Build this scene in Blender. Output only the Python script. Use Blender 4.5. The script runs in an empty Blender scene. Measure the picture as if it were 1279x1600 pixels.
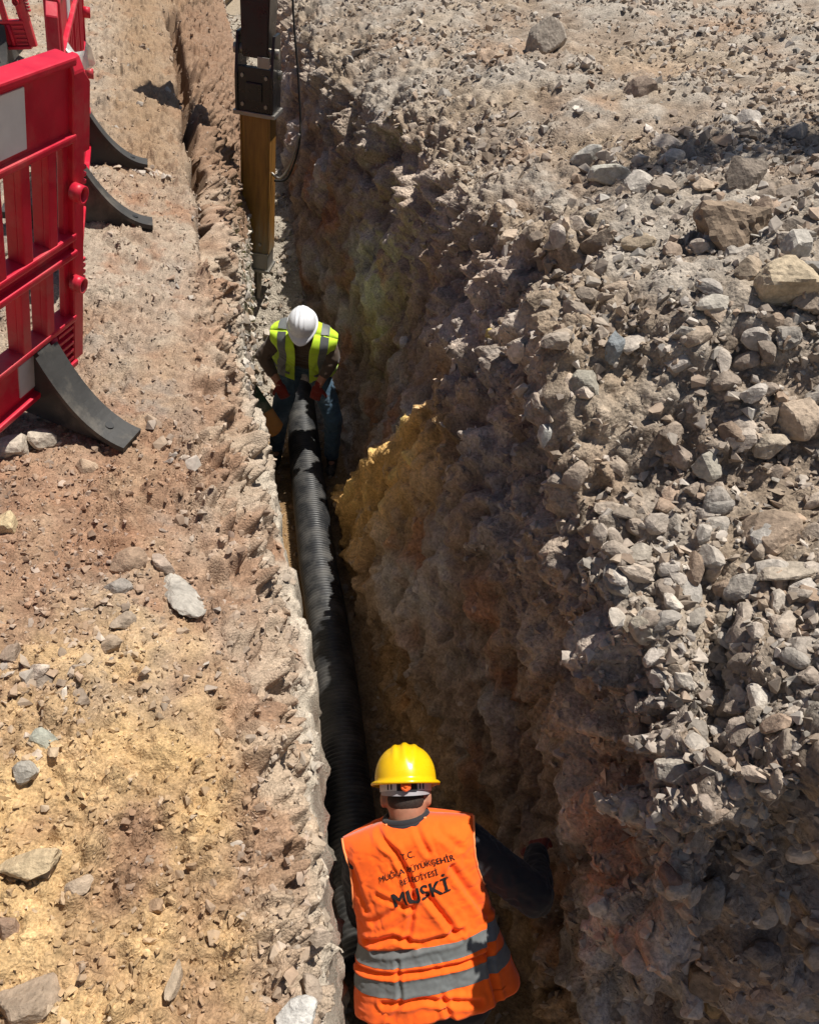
import bpy, bmesh, math, random
import numpy as np
from mathutils import Vector, Matrix, Euler

# ------------------------------------------------------------------ camera, sky, sun, exposure
scene = bpy.context.scene
R = math.radians
CAM_Z = 4.25
PITCH = R(42.0)
cam_data = bpy.data.cameras.new("camera")
cam = bpy.data.objects.new("camera", cam_data)
scene.collection.objects.link(cam)
cam.location = (0, 0, CAM_Z)
cam.rotation_euler = (R(90) - PITCH, 0, 0)
cam_data.sensor_fit = 'VERTICAL'
cam_data.sensor_height = 24.0
cam_data.lens = 24.0 * 1200.0 / 1600.0
cam_data.clip_start = 0.05
cam_data.clip_end = 600.0
scene.camera = cam

SUN_ELEV = R(65.6)
SUN_AZ = R(64.0)          # from +Y (away from the camera) towards +X (right)
sun_vec = Vector((math.cos(SUN_ELEV) * math.sin(SUN_AZ), math.cos(SUN_ELEV) * math.cos(SUN_AZ), math.sin(SUN_ELEV)))
world = bpy.data.worlds.new("World")
scene.world = world
world.use_nodes = True
wn = world.node_tree.nodes
sky = wn.new("ShaderNodeTexSky")
sky.sky_type = 'NISHITA'
sky.sun_disc = False
sky.sun_elevation = SUN_ELEV
sky.sun_rotation = SUN_AZ
world.node_tree.links.new(sky.outputs[0], wn["Background"].inputs[0])
wn["Background"].inputs[1].default_value = 0.05
sun_data = bpy.data.lights.new("sun", 'SUN')
sun_data.energy = 5.0
sun_data.angle = R(0.5)
sun_data.color = (1.0, 0.955, 0.88)
sun = bpy.data.objects.new("sun", sun_data)
scene.collection.objects.link(sun)
sun.location = sun_vec * 30
sun.rotation_euler = sun_vec.to_track_quat('Z', 'Y').to_euler()
scene.view_settings.view_transform = 'Standard'
scene.view_settings.look = 'None'
scene.view_settings.exposure = 0.28
scene.view_settings.gamma = 1.0
scene.view_settings.use_curve_mapping = False
scene.cycles.max_bounces = 6
scene.cycles.diffuse_bounces = 2
scene.cycles.use_denoising = True
scene.cycles.use_adaptive_sampling = True
scene.cycles.adaptive_threshold = 0.015

random.seed(7)
rng = np.random.default_rng(7)
COL = scene.collection

# ------------------------------------------------------------------ numpy noise
def _hash(ix, iy, iz, seed):
    h = (ix.astype(np.uint32) * np.uint32(374761393) + iy.astype(np.uint32) * np.uint32(668265263)
         + iz.astype(np.uint32) * np.uint32(2147483647) + np.uint32((seed * 974711 + 12345) & 0xffffffff))
    h = (h ^ (h >> np.uint32(13))) * np.uint32(1274126177)
    h = (h ^ (h >> np.uint32(16))) * np.uint32(2246822519)
    return h ^ (h >> np.uint32(15))

_G = np.random.default_rng(3).normal(size=(256, 3)).astype(np.float32)
_G /= np.linalg.norm(_G, axis=1)[:, None]

def perlin(P, scale, seed=0):
    p = (P * scale).astype(np.float32)
    i = np.floor(p).astype(np.int32)
    f = p - i
    u = f * f * f * (f * (f * 6 - 15) + 10)
    out = np.zeros(len(p), np.float32)
    for dx in (0, 1):
        wx = u[:, 0] if dx else 1 - u[:, 0]
        for dy in (0, 1):
            wy = u[:, 1] if dy else 1 - u[:, 1]
            for dz in (0, 1):
                wz = u[:, 2] if dz else 1 - u[:, 2]
                g = _G[(_hash(i[:, 0] + dx, i[:, 1] + dy, i[:, 2] + dz, seed) & np.uint32(255)).astype(np.int32)]
                out += wx * wy * wz * (g[:, 0] * (f[:, 0] - dx) + g[:, 1] * (f[:, 1] - dy) + g[:, 2] * (f[:, 2] - dz))
    return out * 1.6

def fbm(P, scale, octaves=3, seed=0, gain=0.5):
    o = np.zeros(len(P), np.float32); a = 1.0; t = 0.0
    for k in range(octaves):
        o += a * perlin(P, scale * 2.03 ** k, seed + k * 17); t += a; a *= gain
    return o / t

def worley(P, scale, seed=0):
    """F1, F2 distances and the nearest cell's random id (0..1)."""
    p = (P * scale).astype(np.float32)
    i = np.floor(p).astype(np.int32)
    f = p - i
    d1 = np.full(len(p), 9.0, np.float32); d2 = d1.copy(); cid = np.zeros(len(p), np.float32)
    for dx in (-1, 0, 1):
        for dy in (-1, 0, 1):
            for dz in (-1, 0, 1):
                h = _hash(i[:, 0] + dx, i[:, 1] + dy, i[:, 2] + dz, seed)
                a = (h & np.uint32(1023)).astype(np.float32) / 1023
                b = ((h >> np.uint32(10)) & np.uint32(1023)).astype(np.float32) / 1023
                c = ((h >> np.uint32(20)) & np.uint32(1023)).astype(np.float32) / 1023
                d = (dx + a - f[:, 0]) ** 2 + (dy + b - f[:, 1]) ** 2 + (dz + c - f[:, 2]) ** 2
                m = d < d1
                d2 = np.where(m, d1, np.minimum(d2, d))
                cid = np.where(m, (a + b * 0.37 + c * 0.61) % 1.0, cid)
                d1 = np.where(m, d, d1)
    return np.sqrt(d1), np.sqrt(d2), cid

def sstep(x, a, b):
    t = np.clip((x - a) / (b - a), 0, 1)
    return t * t * (3 - 2 * t)

# ------------------------------------------------------------------ object and material helpers
def tag(o, label=None, cat=None, group=None, kind=None):
    if label: o["label"] = label
    if cat: o["category"] = cat
    if group: o["group"] = group
    if kind: o["kind"] = kind
    return o

def empty(name, loc=(0, 0, 0), rot=(0, 0, 0)):
    o = bpy.data.objects.new(name, None)
    o.empty_display_size = 0.1
    o.location = loc; o.rotation_euler = rot
    COL.objects.link(o)
    return o

def link(name, me, mat=None, parent=None):
    if mat is not None and len(me.materials) == 0:
        me.materials.append(mat)
    o = bpy.data.objects.new(name, me)
    COL.objects.link(o)
    if parent is not None: o.parent = parent
    return o

def np_mesh(name, V, F, smooth=True, color=None):
    """F: (n,3) or (n,4) int array."""
    me = bpy.data.meshes.new(name)
    n, k = F.shape
    me.vertices.add(len(V)); me.vertices.foreach_set("co", np.ascontiguousarray(V, np.float32).ravel())
    me.loops.add(n * k); me.loops.foreach_set("vertex_index", np.ascontiguousarray(F, np.int32).ravel())
    me.polygons.add(n)
    me.polygons.foreach_set("loop_start", np.arange(0, n * k, k, dtype=np.int32))
    me.update(calc_edges=True)
    me.polygons.foreach_set("use_smooth", np.full(n, bool(smooth)))
    if color is not None:
        ca = me.color_attributes.new("tint", 'FLOAT_COLOR', 'POINT')
        c4 = np.ones((len(V), 4), np.float32); c4[:, :3] = color
        ca.data.foreach_set("color", c4.ravel())
    me.update()
    return me

def bm_obj(name, bm, mat=None, parent=None, smooth=False):
    me = bpy.data.meshes.new(name)
    bmesh.ops.recalc_face_normals(bm, faces=bm.faces[:])
    bm.to_mesh(me); bm.free()
    if smooth:
        me.polygons.foreach_set("use_smooth", np.ones(len(me.polygons), bool))
    return link(name, me, mat, parent)

class NT:
    def __init__(self, name):
        self.m = bpy.data.materials.new(name); self.m.use_nodes = True
        self.t = self.m.node_tree
        self.b = self.t.nodes["Principled BSDF"]
    def n(self, kind, **kw):
        nd = self.t.nodes.new(kind)
        for k, v in kw.items():
            if k.startswith("i_"):
                key = k[2:]
                nd.inputs[int(key) if key.isdigit() else key.replace("_", " ")].default_value = v
            else: setattr(nd, k, v)
        return nd
    def l(self, a, b): self.t.links.new(a, b)
    def ramp(self, src, stops):
        r = self.n("ShaderNodeValToRGB")
        e = r.color_ramp.elements
        while len(e) < len(stops): e.new(0.5)
        for s, (p, c) in zip(e, stops):
            s.position = p; s.color = (c, c, c, 1) if not hasattr(c, '__len__') else (*c, 1)
        self.l(src, r.inputs[0])
        return r.outputs[0]
    def noise(self, scale, detail=4, rough=0.55, coord=None, typ=None):
        nn = self.n("ShaderNodeTexNoise", i_Scale=scale, i_Detail=detail, i_Roughness=rough)
        if coord is not None: self.l(coord, nn.inputs["Vector"])
        return nn.outputs["Fac"]
    def mix(self, fac, a, b, mode='MIX'):
        mx = self.n("ShaderNodeMix", data_type='RGBA', blend_type=mode)
        for sock, v in ((0, fac), (6, a), (7, b)):
            if hasattr(v, 'links') or hasattr(v, 'is_linked'): self.l(v, mx.inputs[sock])
            elif sock == 0: mx.inputs[0].default_value = v
            else: mx.inputs[sock].default_value = (*v, 1)
        return mx.outputs[2]
    def bump(self, height, strength=0.5, dist=0.01):
        b = self.n("ShaderNodeBump", i_Strength=strength, i_Distance=dist)
        self.l(height, b.inputs["Height"])
        self.l(b.outputs[0], self.b.inputs["Normal"])
        return b

def earth_mat(name, fine=90.0, bump=0.6, dist=0.006, rough=0.95, var=(0.62, 1.32)):
    """Soil: colour from the 'tint' attribute, broken up by grain."""
    t = NT(name)
    geo = t.n("ShaderNodeNewGeometry")
    a = t.n("ShaderNodeVertexColor", layer_name="tint")
    n1 = t.noise(fine, 5, 0.65, geo.outputs["Position"])
    n2 = t.noise(fine * 0.17, 4, 0.6, geo.outputs["Position"])
    v1 = t.ramp(n1, [(0.3, var[0]), (0.72, var[1])])
    v2 = t.ramp(n2, [(0.3, 0.82), (0.7, 1.18)])
    c = t.mix(1.0, a.outputs[0], v1, 'MULTIPLY')
    c = t.mix(1.0, c, v2, 'MULTIPLY')
    t.l(c, t.b.inputs["Base Color"])
    t.b.inputs["Roughness"].default_value = rough
    t.b.inputs["Specular IOR Level"].default_value = 0.15
    vo = t.n("ShaderNodeTexVoronoi", i_Scale=fine * 0.9)
    t.l(geo.outputs["Position"], vo.inputs["Vector"])
    mm = t.n("ShaderNodeMath", operation='MULTIPLY_ADD')
    t.l(vo.outputs["Distance"], mm.inputs[0]); mm.inputs[1].default_value = -0.6
    t.l(n1, mm.inputs[2])
    t.bump(mm.outputs[0], bump, dist)
    return t.m

MAT = {}
MAT['soil'] = earth_mat("soil", 150, .8, 0.006, .95, (.58, 1.36))
MAT['wall'] = earth_mat("trench_soil", 60, 1.0, 0.014)
MAT['rubble'] = earth_mat("rubble_soil", 80, 0.9, 0.008)
MAT['stone'] = earth_mat("stone", 45, 0.45, 0.004, 0.9, (0.78, 1.18))

# ------------------------------------------------------------------ the terrain: cross sections swept along Y
def curve(Y, pts):
    k = np.array(pts, float)
    return np.interp(Y, k[:, 0], k[:, 1])

def rows():
    y = [-2.5, -1.8, -1.2, -0.8, -0.5, -0.3]
    v = -0.1
    while v < 15.0:
        y.append(v)
        if v < 0.25: s = 0.02
        elif 0.55 < v < 1.06: s = 0.0038
        else: s = 0.0033 * math.sqrt(v * v + 4.0)
        v += s
    return np.array(y)

Yr = rows()
def sm(c, w=7):
    k = np.ones(w) / w
    return np.convolve(np.pad(c, (w // 2, w // 2), 'edge'), k, 'valid')

CE = [(-2.5, .05), (.3, -.22), (.5, -.27), (.85, -.38), (1.11, -.46), (1.43, -.55), (1.69, -.64), (2.0, -.74), (2.37, -.84), (2.82, -.94), (3.39, -1.02), (3.96, -1.10), (4.7, -1.16), (5.5, -1.38), (6.7, -1.72), (8.9, -2.3), (11.7, -3.05), (15, -3.9)]
CS = [(-2.5, .12), (.3, -.13), (.57, -.18), (.97, -.25), (1.28, -.30), (1.65, -.34), (1.92, -.40), (2.3, -.51), (2.63, -.61), (3.06, -.74), (3.53, -.88), (4.08, -.99), (4.86, -1.13), (5.6, -1.27), (6.7, -1.42), (8.9, -1.75), (11.7, -2.3), (15, -3.05)]
CZS = [(-2.5, 2.0), (4.4, 2.0), (5.4, 1.85), (6.4, 1.6), (7.4, 1.65), (9, 1.85), (12, 2.05), (15, 2.1)]
CLB = [(-2.5, .05), (.57, -.22), (1.28, -.36), (2.3, -.62), (3.06, -.86), (4.08, -1.14), (4.86, -1.32), (5.6, -1.40), (6.7, -1.56), (8.9, -1.9), (11.7, -2.45), (15, -3.2)]
CZF = [(-2.5, .02), (3, .02), (5.3, -.06), (6.1, -.02), (6.4, .15), (6.8, .55), (7.3, .95), (7.9, 1.15), (9, 1.35), (12, 1.7), (15, 1.85)]
CRB = [(-2.5, 3.6), (.45, 3.2), (.55, 2.4), (.62, 1.5), (.72, .8), (.85, .66), (1.2, .60), (1.6, .46), (2.0, .24), (2.69, -.12), (3.35, -.31), (3.95, -.43), (4.66, -.54), (5.2, -.52), (5.72, -.62), (6.7, -.96), (8.3, -1.30), (11, -1.85), (15, -2.65)]
CR = [(-2.5, 5.6), (.6, 5.0), (.74, 3.6), (.82, 2.2), (.88, 1.2), (.93, .80), (1.0, .72), (1.23, .74), (1.58, .69), (1.97, .61), (2.34, .55), (3.03, .56), (3.95, .54), (4.51, .45), (5.08, .33), (6.08, .06), (7.23, -.42), (8.5, -.9), (10.2, -1.25), (15, -2.2)]
CZR = [(-2.5, 2.62), (.9, 2.58), (1.15, 2.38), (2.0, 2.38), (2.5, 2.80), (3.5, 2.84), (4.0, 2.52), (5, 2.50), (7, 2.45), (10, 2.5), (15, 2.5)]

xE, xS, zS, xLb, zF, xRb, xR, zR = (sm(curve(Yr, c)) for c in (CE, CS, CZS, CLB, CZF, CRB, CR, CZR))
zE = sm(curve(Yr, [(-2.5, 2.42), (5, 2.42), (7, 2.38), (15, 2.35)]))

NL, NS, NW, NF, NR, NH = 258, 72, 26, 24, 222, 200
cols = NL + NS + NW + NF + NR + NH
nr = len(Yr)
X = np.zeros((nr, cols)); Z = np.zeros((nr, cols))
# 1 left ground: from 9 m out to the edge, dense near the edge
s = np.linspace(0, 1, NL, endpoint=False)
dist = 1.42 * (1 - s) + 7.58 * (1 - s) ** 6
c0 = 0
X[:, c0:c0 + NL] = xE[:, None] - dist[None, :]
Z[:, c0:c0 + NL] = zE[:, None] + 0.20 * (1 - np.exp(-dist / 0.45))[None, :]
c1 = NL
# 2 left slope
t = np.linspace(0, 1, NS, endpoint=False)
X[:, c1:c1 + NS] = xE[:, None] + (xS - xE)[:, None] * (t ** 0.85)[None, :]
Z[:, c1:c1 + NS] = zE[:, None] + (zS - zE)[:, None] * (t ** 1.45)[None, :]
c2 = c1 + NS
# 3 lower left wall
t = np.linspace(0, 1, NW, endpoint=False)
X[:, c2:c2 + NW] = xS[:, None] + (xLb - xS)[:, None] * t[None, :]
Z[:, c2:c2 + NW] = zS[:, None] + (zF - zS)[:, None] * t[None, :]
c3 = c2 + NW
# 4 floor
t = np.linspace(0, 1, NF, endpoint=False)
X[:, c3:c3 + NF] = xLb[:, None] + (xRb - xLb)[:, None] * t[None, :]
Z[:, c3:c3 + NF] = zF[:, None] + 0.05 * ((2 * t - 1) ** 2)[None, :]
c4 = c3 + NF
# 5 right wall
t = np.linspace(0, 1, NR, endpoint=False)
T = np.repeat(t[None, :], nr, 0)
YY = np.repeat(Yr[:, None], NR, 1)
X[:, c4:c4 + NR] = xRb[:, None] + (xR - xRb)[:, None] * (t ** 0.92)[None, :]
Z[:, c4:c4 + NR] = (zF + 0.05)[:, None] + (zR - zF - 0.05)[:, None] * t[None, :]
c5 = c4 + NR
# 6 rubble slope
s = np.linspace(0, 1, NH)
dist_h = 10.0 * np.expm1(3.2 * s) / np.expm1(3.2)
X[:, c5:] = xR[:, None] + dist_h[None, :]
Z[:, c5:] = zR[:, None] + (0.40 * dist_h * np.exp(-dist_h / 1.9) + .04 * dist_h)[None, :]
Yg = np.repeat(Yr[:, None], cols, 1)

# ochre ledge bulging out of the right wall
lineY = 5.15 - 1.9 * T
q = lineY - YY
ledge = sstep(q, 0, .28) * np.exp(-np.clip(q, 0, None) / 1.0) * sstep(T, -.05, .08) * (1 - sstep(T, .64, .76))
X[:, c4:c5] -= 0.26 * ledge
Z[:, c4:c5] -= 0.02 * ledge

P = np.stack([X, Yg, Z], -1).astype(np.float32)

def grid_normals(P):
    du = np.gradient(P, axis=1); dv = np.gradient(P, axis=0)
    n = np.cross(du, dv)
    n /= (np.linalg.norm(n, axis=-1, keepdims=True) + 1e-9)
    return n

N0 = grid_normals(P)
for _ in range(3):   # soften so that displacement does not fold over at the edges
    N0[1:-1, 1:-1] = (N0[1:-1, 1:-1] * 2 + N0[:-2, 1:-1] + N0[2:, 1:-1] + N0[1:-1, :-2] + N0[1:-1, 2:]) / 6
N0 /= (np.linalg.norm(N0, axis=-1, keepdims=True) + 1e-9)

reg = np.zeros(cols, int); reg[c1:c2] = 1; reg[c2:c3] = 2; reg[c3:c4] = 3; reg[c4:c5] = 4; reg[c5:] = 5
D = np.zeros((nr, cols), np.float32)
C = np.zeros((nr, cols, 3), np.float32)

def part(a, b):
    p = P[:, a:b].reshape(-1, 3)
    return p, p.copy()

OCHRE = np.array((.50, .335, .165)); REDB = np.array((.265, .160, .102)); GREYG = np.array((.30, .245, .195))
CHALK = np.array((.50, .435, .35)); BROWN = np.array((.25, .155, .095)); PALEB = np.array((.315, .215, .140))

def lerp3(a, b, f): return a + (b - a) * f[:, None]

# left ground and left slope
p, _ = part(0, c2)
n_big = fbm(p, 1.3, 3, 11); n_mid = fbm(p, 7.0, 3, 12); n_fin = fbm(p, 38.0, 3, 13)
f1, f2, cid = worley(p, 24.0, 5)
g1, g2, gid = worley(p, 60.0, 6)
dE = (p[:, 0] - np.repeat(xE[:, None], c2, 1).ravel())          # <0 on the ground, >0 on the slope
tS = np.clip(dE / (np.repeat((xS - xE)[:, None], c2, 1).ravel() + 1e-6), 0, 1)
onslope = sstep(dE, -0.12, 0.06)
cl = np.clip(0.75 - f1, 0, 1) * (cid > .40)
cl2 = np.clip(.8 - g1, 0, 1) * (gid > .3)
b1, b2, bid = worley(p + .05 * fbm(p, 6.0, 2, 7)[:, None], 11.0, 9)
cl0 = np.clip(.7 - b1, 0, 1) * (bid > .55)
patch = .45 + .9 * sstep(fbm(p, 2.2, 2, 19), -.2, .3)
d = 0.05 * n_big + 0.030 * n_mid * (1 + .8 * onslope) + 0.012 * n_fin + (1 - .55 * sstep(tS, .65, .85)) * patch * (0.044 * cl * (0.8 + .9 * onslope) + 0.019 * cl2 + .050 * cl0 * (1 + onslope))
d -= .03 * np.clip(.35 - np.abs(fbm(p, 9.0, 2, 23)), 0, 1) * patch * (1 + .8 * onslope)
q1, q2, qid = worley(p + .03 * fbm(p, 8.0, 2, 24)[:, None], 6.0, 25)
d += .05 * (qid - .5) * np.clip((q2 - q1) * 5, 0, 1) * (.25 + onslope * (1 - sstep(tS, .7, .9)))
r1, r2, rid = worley(p * np.array((1, 1, .55)), 9.0, 8)
pit = np.clip(0.42 - r1, 0, 1) * (rid > .52)
lay = np.abs(fbm(p * np.array((1.3, .30, 1.3), np.float32), 10.0, 3, 26))
d -= onslope * .04 * np.clip(.25 - lay, 0, 1) * 2
d += onslope * (0.06 * fbm(p, 4.0, 2, 21) - 0.34 * pit * (1 - .7 * sstep(tS, .7, .9)))
yy = p[:, 1]
sandy = sstep(n_big * .5 + n_mid * .45 + fbm(p, .9, 2, 31) * .6 + 0.36 - .62 * np.clip((yy - .95), 0, 9) + .25 * sstep(yy, .9, .4), -.1, .75)
sandy *= 1 - 0.5 * onslope
greyish = sstep(fbm(p, 1.4, 4, 41, .65) + .42 * sstep(yy, 1.9, 3.6) + .10 * sstep(-dE, .45, .8), -.1, .75)
c = lerp3(np.repeat(REDB[None], len(p), 0) * 1.12, np.repeat(PALEB[None], len(p), 0), sstep(n_mid + n_big, -.5, .5))
c = lerp3(c, np.repeat(CHALK[None] * .74, len(p), 0), greyish * .72)
c = lerp3(c, np.repeat(np.array([[.27, .235, .20]]), len(p), 0), sstep(fbm(p, 2.6, 4, 43, .65), .12, .4) * .6 * sstep(yy, .9, 1.4))
c = lerp3(c, np.repeat(np.array([[.30, .165, .10]]), len(p), 0), sstep(fbm(p, 3.1, 4, 44, .65), .10, .4) * .65)
c = lerp3(c, np.repeat(OCHRE[None], len(p), 0), sandy)
tS = np.clip(dE / (np.repeat((xS - xE)[:, None], c2, 1).ravel() + 1e-6), 0, 1)
slc = lerp3(np.repeat(np.array([[.30, .19, .125]]), len(p), 0), np.repeat(np.array([[.42, .33, .245]]), len(p), 0), sstep(fbm(p, 5.0, 3, 27) + .5 * tS, -.15, .5))
c = lerp3(c, slc, onslope * .85 * (1 - sstep(tS, .7, .95)))
d = d * (1 - .0 * tS)
chk = sstep(tS + .22 * n_mid + .3 * fbm(p, 3, 2, 77), .66, .98) * (yy < 6.0)
c = lerp3(c, np.repeat(CHALK[None] * .98, len(p), 0), chk * .9)
c *= (1 + .22 * n_mid + .3 * (cid - .5) * (cid > .40) + .25 * (gid - .5) + .25 * (bid - .6) * (bid > .55))[:, None]
# the crack behind the left edge, further along
crack_x = np.interp(yy, [4.0, 4.71, 5.51, 6.7, 8.9, 11.7], [-1.06, -1.22, -1.43, -1.77, -2.33, -3.09]) + .03 * perlin(p, 3.0, 99)
cw = .048 + .02 * perlin(p, 2.0, 98)
crk = np.exp(-((p[:, 0] - crack_x) / np.clip(cw, .02, 1)) ** 2) * sstep(yy, 4.0, 4.3)
d -= .45 * crk
far_red = sstep(yy, 5.2, 6.2) * sstep(p[:, 0] - crack_x, -.25, .1)
c = lerp3(c, np.repeat(REDB[None] * (.95), len(p), 0), far_red * .8)
brn = sstep(yy, 4.6, 5.6) * np.exp(-((p[:, 0] - crack_x + .35) / .38) ** 2)
c = lerp3(c, np.repeat(np.array([[.30, .20, .12]]), len(p), 0), brn * .8)
d += brn * (.05 * n_mid + .03 * cl0)
D[:, :c2] = d.reshape(nr, c2); C[:, :c2] = c.reshape(nr, c2, 3)

# lower left wall
p, _ = part(c2, c3)
w1, w2, wid = worley(p, 13.0, 53)
D[:, c2:c3] = ((.09 * fbm(p, 4, 4, 51, .65) + .05 * np.clip(.7 - w1, 0, 1) * (wid > .4))).reshape(nr, -1)
D[:, c2] = D[:, c2 - 1]
C[:, c2:c3] = (np.repeat(CHALK[None] * .8, len(p), 0) * (1 + .3 * fbm(p, 9, 2, 52))[:, None]).reshape(nr, -1, 3)
# floor
p, _ = part(c3, c4)
f1, f2, cid = worley(p, 14.0, 61)
D[:, c3:c4] = (.02 * fbm(p, 5, 3, 62) + .03 * np.clip(.7 - f1, 0, 1)).reshape(nr, -1)
fc = np.repeat(np.array([[.27, .17, .085]]), len(p), 0)
fc = lerp3(fc, np.repeat(CHALK[None] * .8, len(p), 0), sstep(p[:, 1], 5.5, 6.3))
C[:, c3:c4] = (fc * (.8 + .4 * cid)[:, None]).reshape(nr, -1, 3)
# right wall
p, _ = part(c4, c5)
tt = T.ravel(); yy = p[:, 1]; lg = ledge.ravel()
ps = p * np.array((1.0, 1.0, .38), np.float32)
low = fbm(p, 1.5, 3, 71); mid = fbm(ps, 6.0, 4, 72); fin = fbm(p, 24, 3, 73)
f1, f2, cid = worley(ps, 7.0, 74)
h1, h2, hid = worley(p, 15.0, 75)
up = sstep(tt, .50, .95)
near = sstep(yy, 1.35, .85)
blocks = np.clip(.72 - h1, 0, 1) * (hid > .35)
pr = np.stack([p[:, 0] + .3 * p[:, 2], p[:, 1] * .95 + p[:, 2] * .30, p[:, 2] * .34], -1).astype(np.float32)
pr += .10 * np.stack([fbm(p, 3.0, 2, 175), fbm(p, 3.0, 2, 176), np.zeros(len(p))], -1).astype(np.float32)
sl1, sl2, slid = worley(pr, 5.5, 174)
s31, s32, s3id = worley(pr, 13.0, 177)
slab = (slid - .5) * np.clip((sl2 - sl1) * 7, 0, 1); slab2 = (s3id - .5) * np.clip((s32 - s31) * 6, 0, 1)
crease = np.clip(.22 - np.abs(fbm(pr, 4.5, 3, 178)), 0, 1)
d = .10 * low + .045 * mid + .016 * fin + .095 * slab + .036 * slab2 - .16 * crease + .05 * np.clip(f2 - f1, 0, .6) * (cid - .35) + .05 * blocks * (.35 + .9 * up + .9 * near * (1 - tt))
k1, k2, kid = worley(p, 4.2, 78)
k1b, k2b, kidb = worley(p, 8.5, 79)
d += up * .16 * fbm(p, 2.6, 2, 179)
d += (.17 * (kid - .5) * np.clip((k2 - k1) * 4, 0, 1) + .09 * (kidb - .5) * np.clip((k2b - k1b) * 4, 0, 1)) * (.10 + 1.1 * up + .6 * near)
D[:, c4:c5] = d.reshape(nr, -1)
grw = sstep(low * .8 + fbm(p, 2.1, 2, 81) * .6, -.15, .35)
c = lerp3(np.repeat(np.array([[.215, .155, .115]]), len(p), 0), np.repeat(np.array([[.30, .27, .25]]), len(p), 0), grw)
c = lerp3(c, np.repeat(np.array([[.27, .115, .055]]), len(p), 0), sstep(fbm(p, 2.4, 3, 82), .12, .42) * .6)
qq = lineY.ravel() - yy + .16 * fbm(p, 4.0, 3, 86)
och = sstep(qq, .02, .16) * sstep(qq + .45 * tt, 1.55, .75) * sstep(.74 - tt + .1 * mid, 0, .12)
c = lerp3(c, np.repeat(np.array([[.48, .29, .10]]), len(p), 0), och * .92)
c = lerp3(c, np.repeat(np.array([[.29, .16, .05]]), len(p), 0), sstep(.28 - tt + .1 * low, 0, .2) * sstep(yy, 5.4, 4.6) * .6)
c = lerp3(c, np.repeat(GREYG[None], len(p), 0), up * .8)
c *= (1.5 * (1 + .45 * mid + .25 * (cid - .5) + .35 * (slid - .5) + .3 * (s3id - .5)))[:, None]
streak = sstep(fbm(p * np.array((1.2, 1.2, .3), np.float32), 9.0, 3, 84), .22, .5)
c = lerp3(c, np.repeat(np.array([[.40, .35, .31]]), len(p), 0), streak * .55)
C[:, c4:c5] = c.reshape(nr, -1, 3)
# rubble slope
p, _ = part(c5, cols)
low = fbm(p, .9, 3, 91); mid = fbm(p, 4.5, 3, 92); fin = fbm(p, 30, 3, 93)
h1, h2, hid = worley(p, 12.0, 94)
g1, g2, gid = worley(p, 30.0, 95)
blocks = np.clip(.75 - h1, 0, 1) * (hid > .3)
d = .09 * low + .055 * mid + .012 * fin + .070 * blocks * hid + .024 * np.clip(.8 - g1, 0, 1)
k1, k2, kid = worley(p, 4.2, 78)
dR = (p[:, 0] - np.repeat(xR[:, None], cols - c5, 1).ravel())
edge = np.exp(-dR / .32)
k1b, k2b, kidb = worley(p, 8.5, 79)
d += edge * .16 * fbm(p, 2.6, 2, 179)
d += edge * (.17 * (kid - .5) * np.clip((k2 - k1) * 4, 0, 1) + .09 * (kidb - .5) * np.clip((k2b - k1b) * 4, 0, 1))
# a gully running down to the near face
gx = np.interp(p[:, 1], [.8, 1.2, 1.5, 1.9], [.78, .84, .93, 1.05])
gul = np.exp(-((p[:, 0] - gx) / .07) ** 2) * sstep(p[:, 1], 1.75, 1.35)
d -= .16 * gul
D[:, c5:] = d.reshape(nr, -1)
c = lerp3(np.repeat(np.array([[.285, .222, .168]]), len(p), 0), np.repeat(np.array([[.345, .30, .25]]), len(p), 0), sstep(low + mid, -.4, .4))
c = lerp3(c, np.repeat(np.array([[.33, .215, .14]]), len(p), 0), sstep(fbm(p, 1.6, 3, 96), .1, .45) * .7)
tanp = sstep(fbm(p, 1.2, 2, 97) + .5 * edge, .1, .5)
c = lerp3(c, np.repeat(np.array([[.36, .275, .19]]), len(p), 0), tanp * .5)
c *= (1 + .25 * mid + .35 * (gid - .5) + .2 * (hid - .5))[:, None]
C[:, c5:] = c.reshape(nr, -1, 3)

fade = sstep(Yg, -2.5, .1) * (1 - sstep(Yg, 13.5, 15.0))
fade[:, :6] *= np.linspace(0, 1, 6); fade[:, -6:] *= np.linspace(1, 0, 6)
# smooth the jump of amplitude where regions meet
for b in (c1, c2, c3, c4, c5):
    if b in (c1,): continue
    w = 7
    a0 = D[:, b - w:b - w + 1]; a1 = D[:, b + w:b + w + 1]
    tt = np.linspace(0, 1, 2 * w + 1)[None, :]
    blend = 1 - np.abs(2 * tt - 1)
    D[:, b - w:b + w + 1] = D[:, b - w:b + w + 1] * (1 - blend) + (a0 * (1 - tt) + a1 * tt) * blend
P = P + N0 * (D * fade)[..., None].astype(np.float32)
C = np.clip(C, .01, .8)
N1 = grid_normals(P)

def grid_piece(name, a, b, mat):
    Q = P[:, a:b]; m = b - a
    idx = np.arange(nr * m).reshape(nr, m)
    F = np.stack([idx[:-1, :-1], idx[:-1, 1:], idx[1:, 1:], idx[1:, :-1]], -1).reshape(-1, 4)
    me = np_mesh(name, Q.reshape(-1, 3), F, True, C[:, a:b].reshape(-1, 3))
    return tag(link(name, me, mat), kind="structure")

grid_piece("ground", 0, c1 + 1, MAT['soil'])
grid_piece("trench_wall_left", c1, c3 + 1, MAT['soil'])
grid_piece("trench_floor", c3, c4 + 1, MAT['wall'])
grid_piece("trench_wall_right", c4, c5 + 1, MAT['wall'])
grid_piece("rubble_slope", c5, cols, MAT['rubble'])
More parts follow.
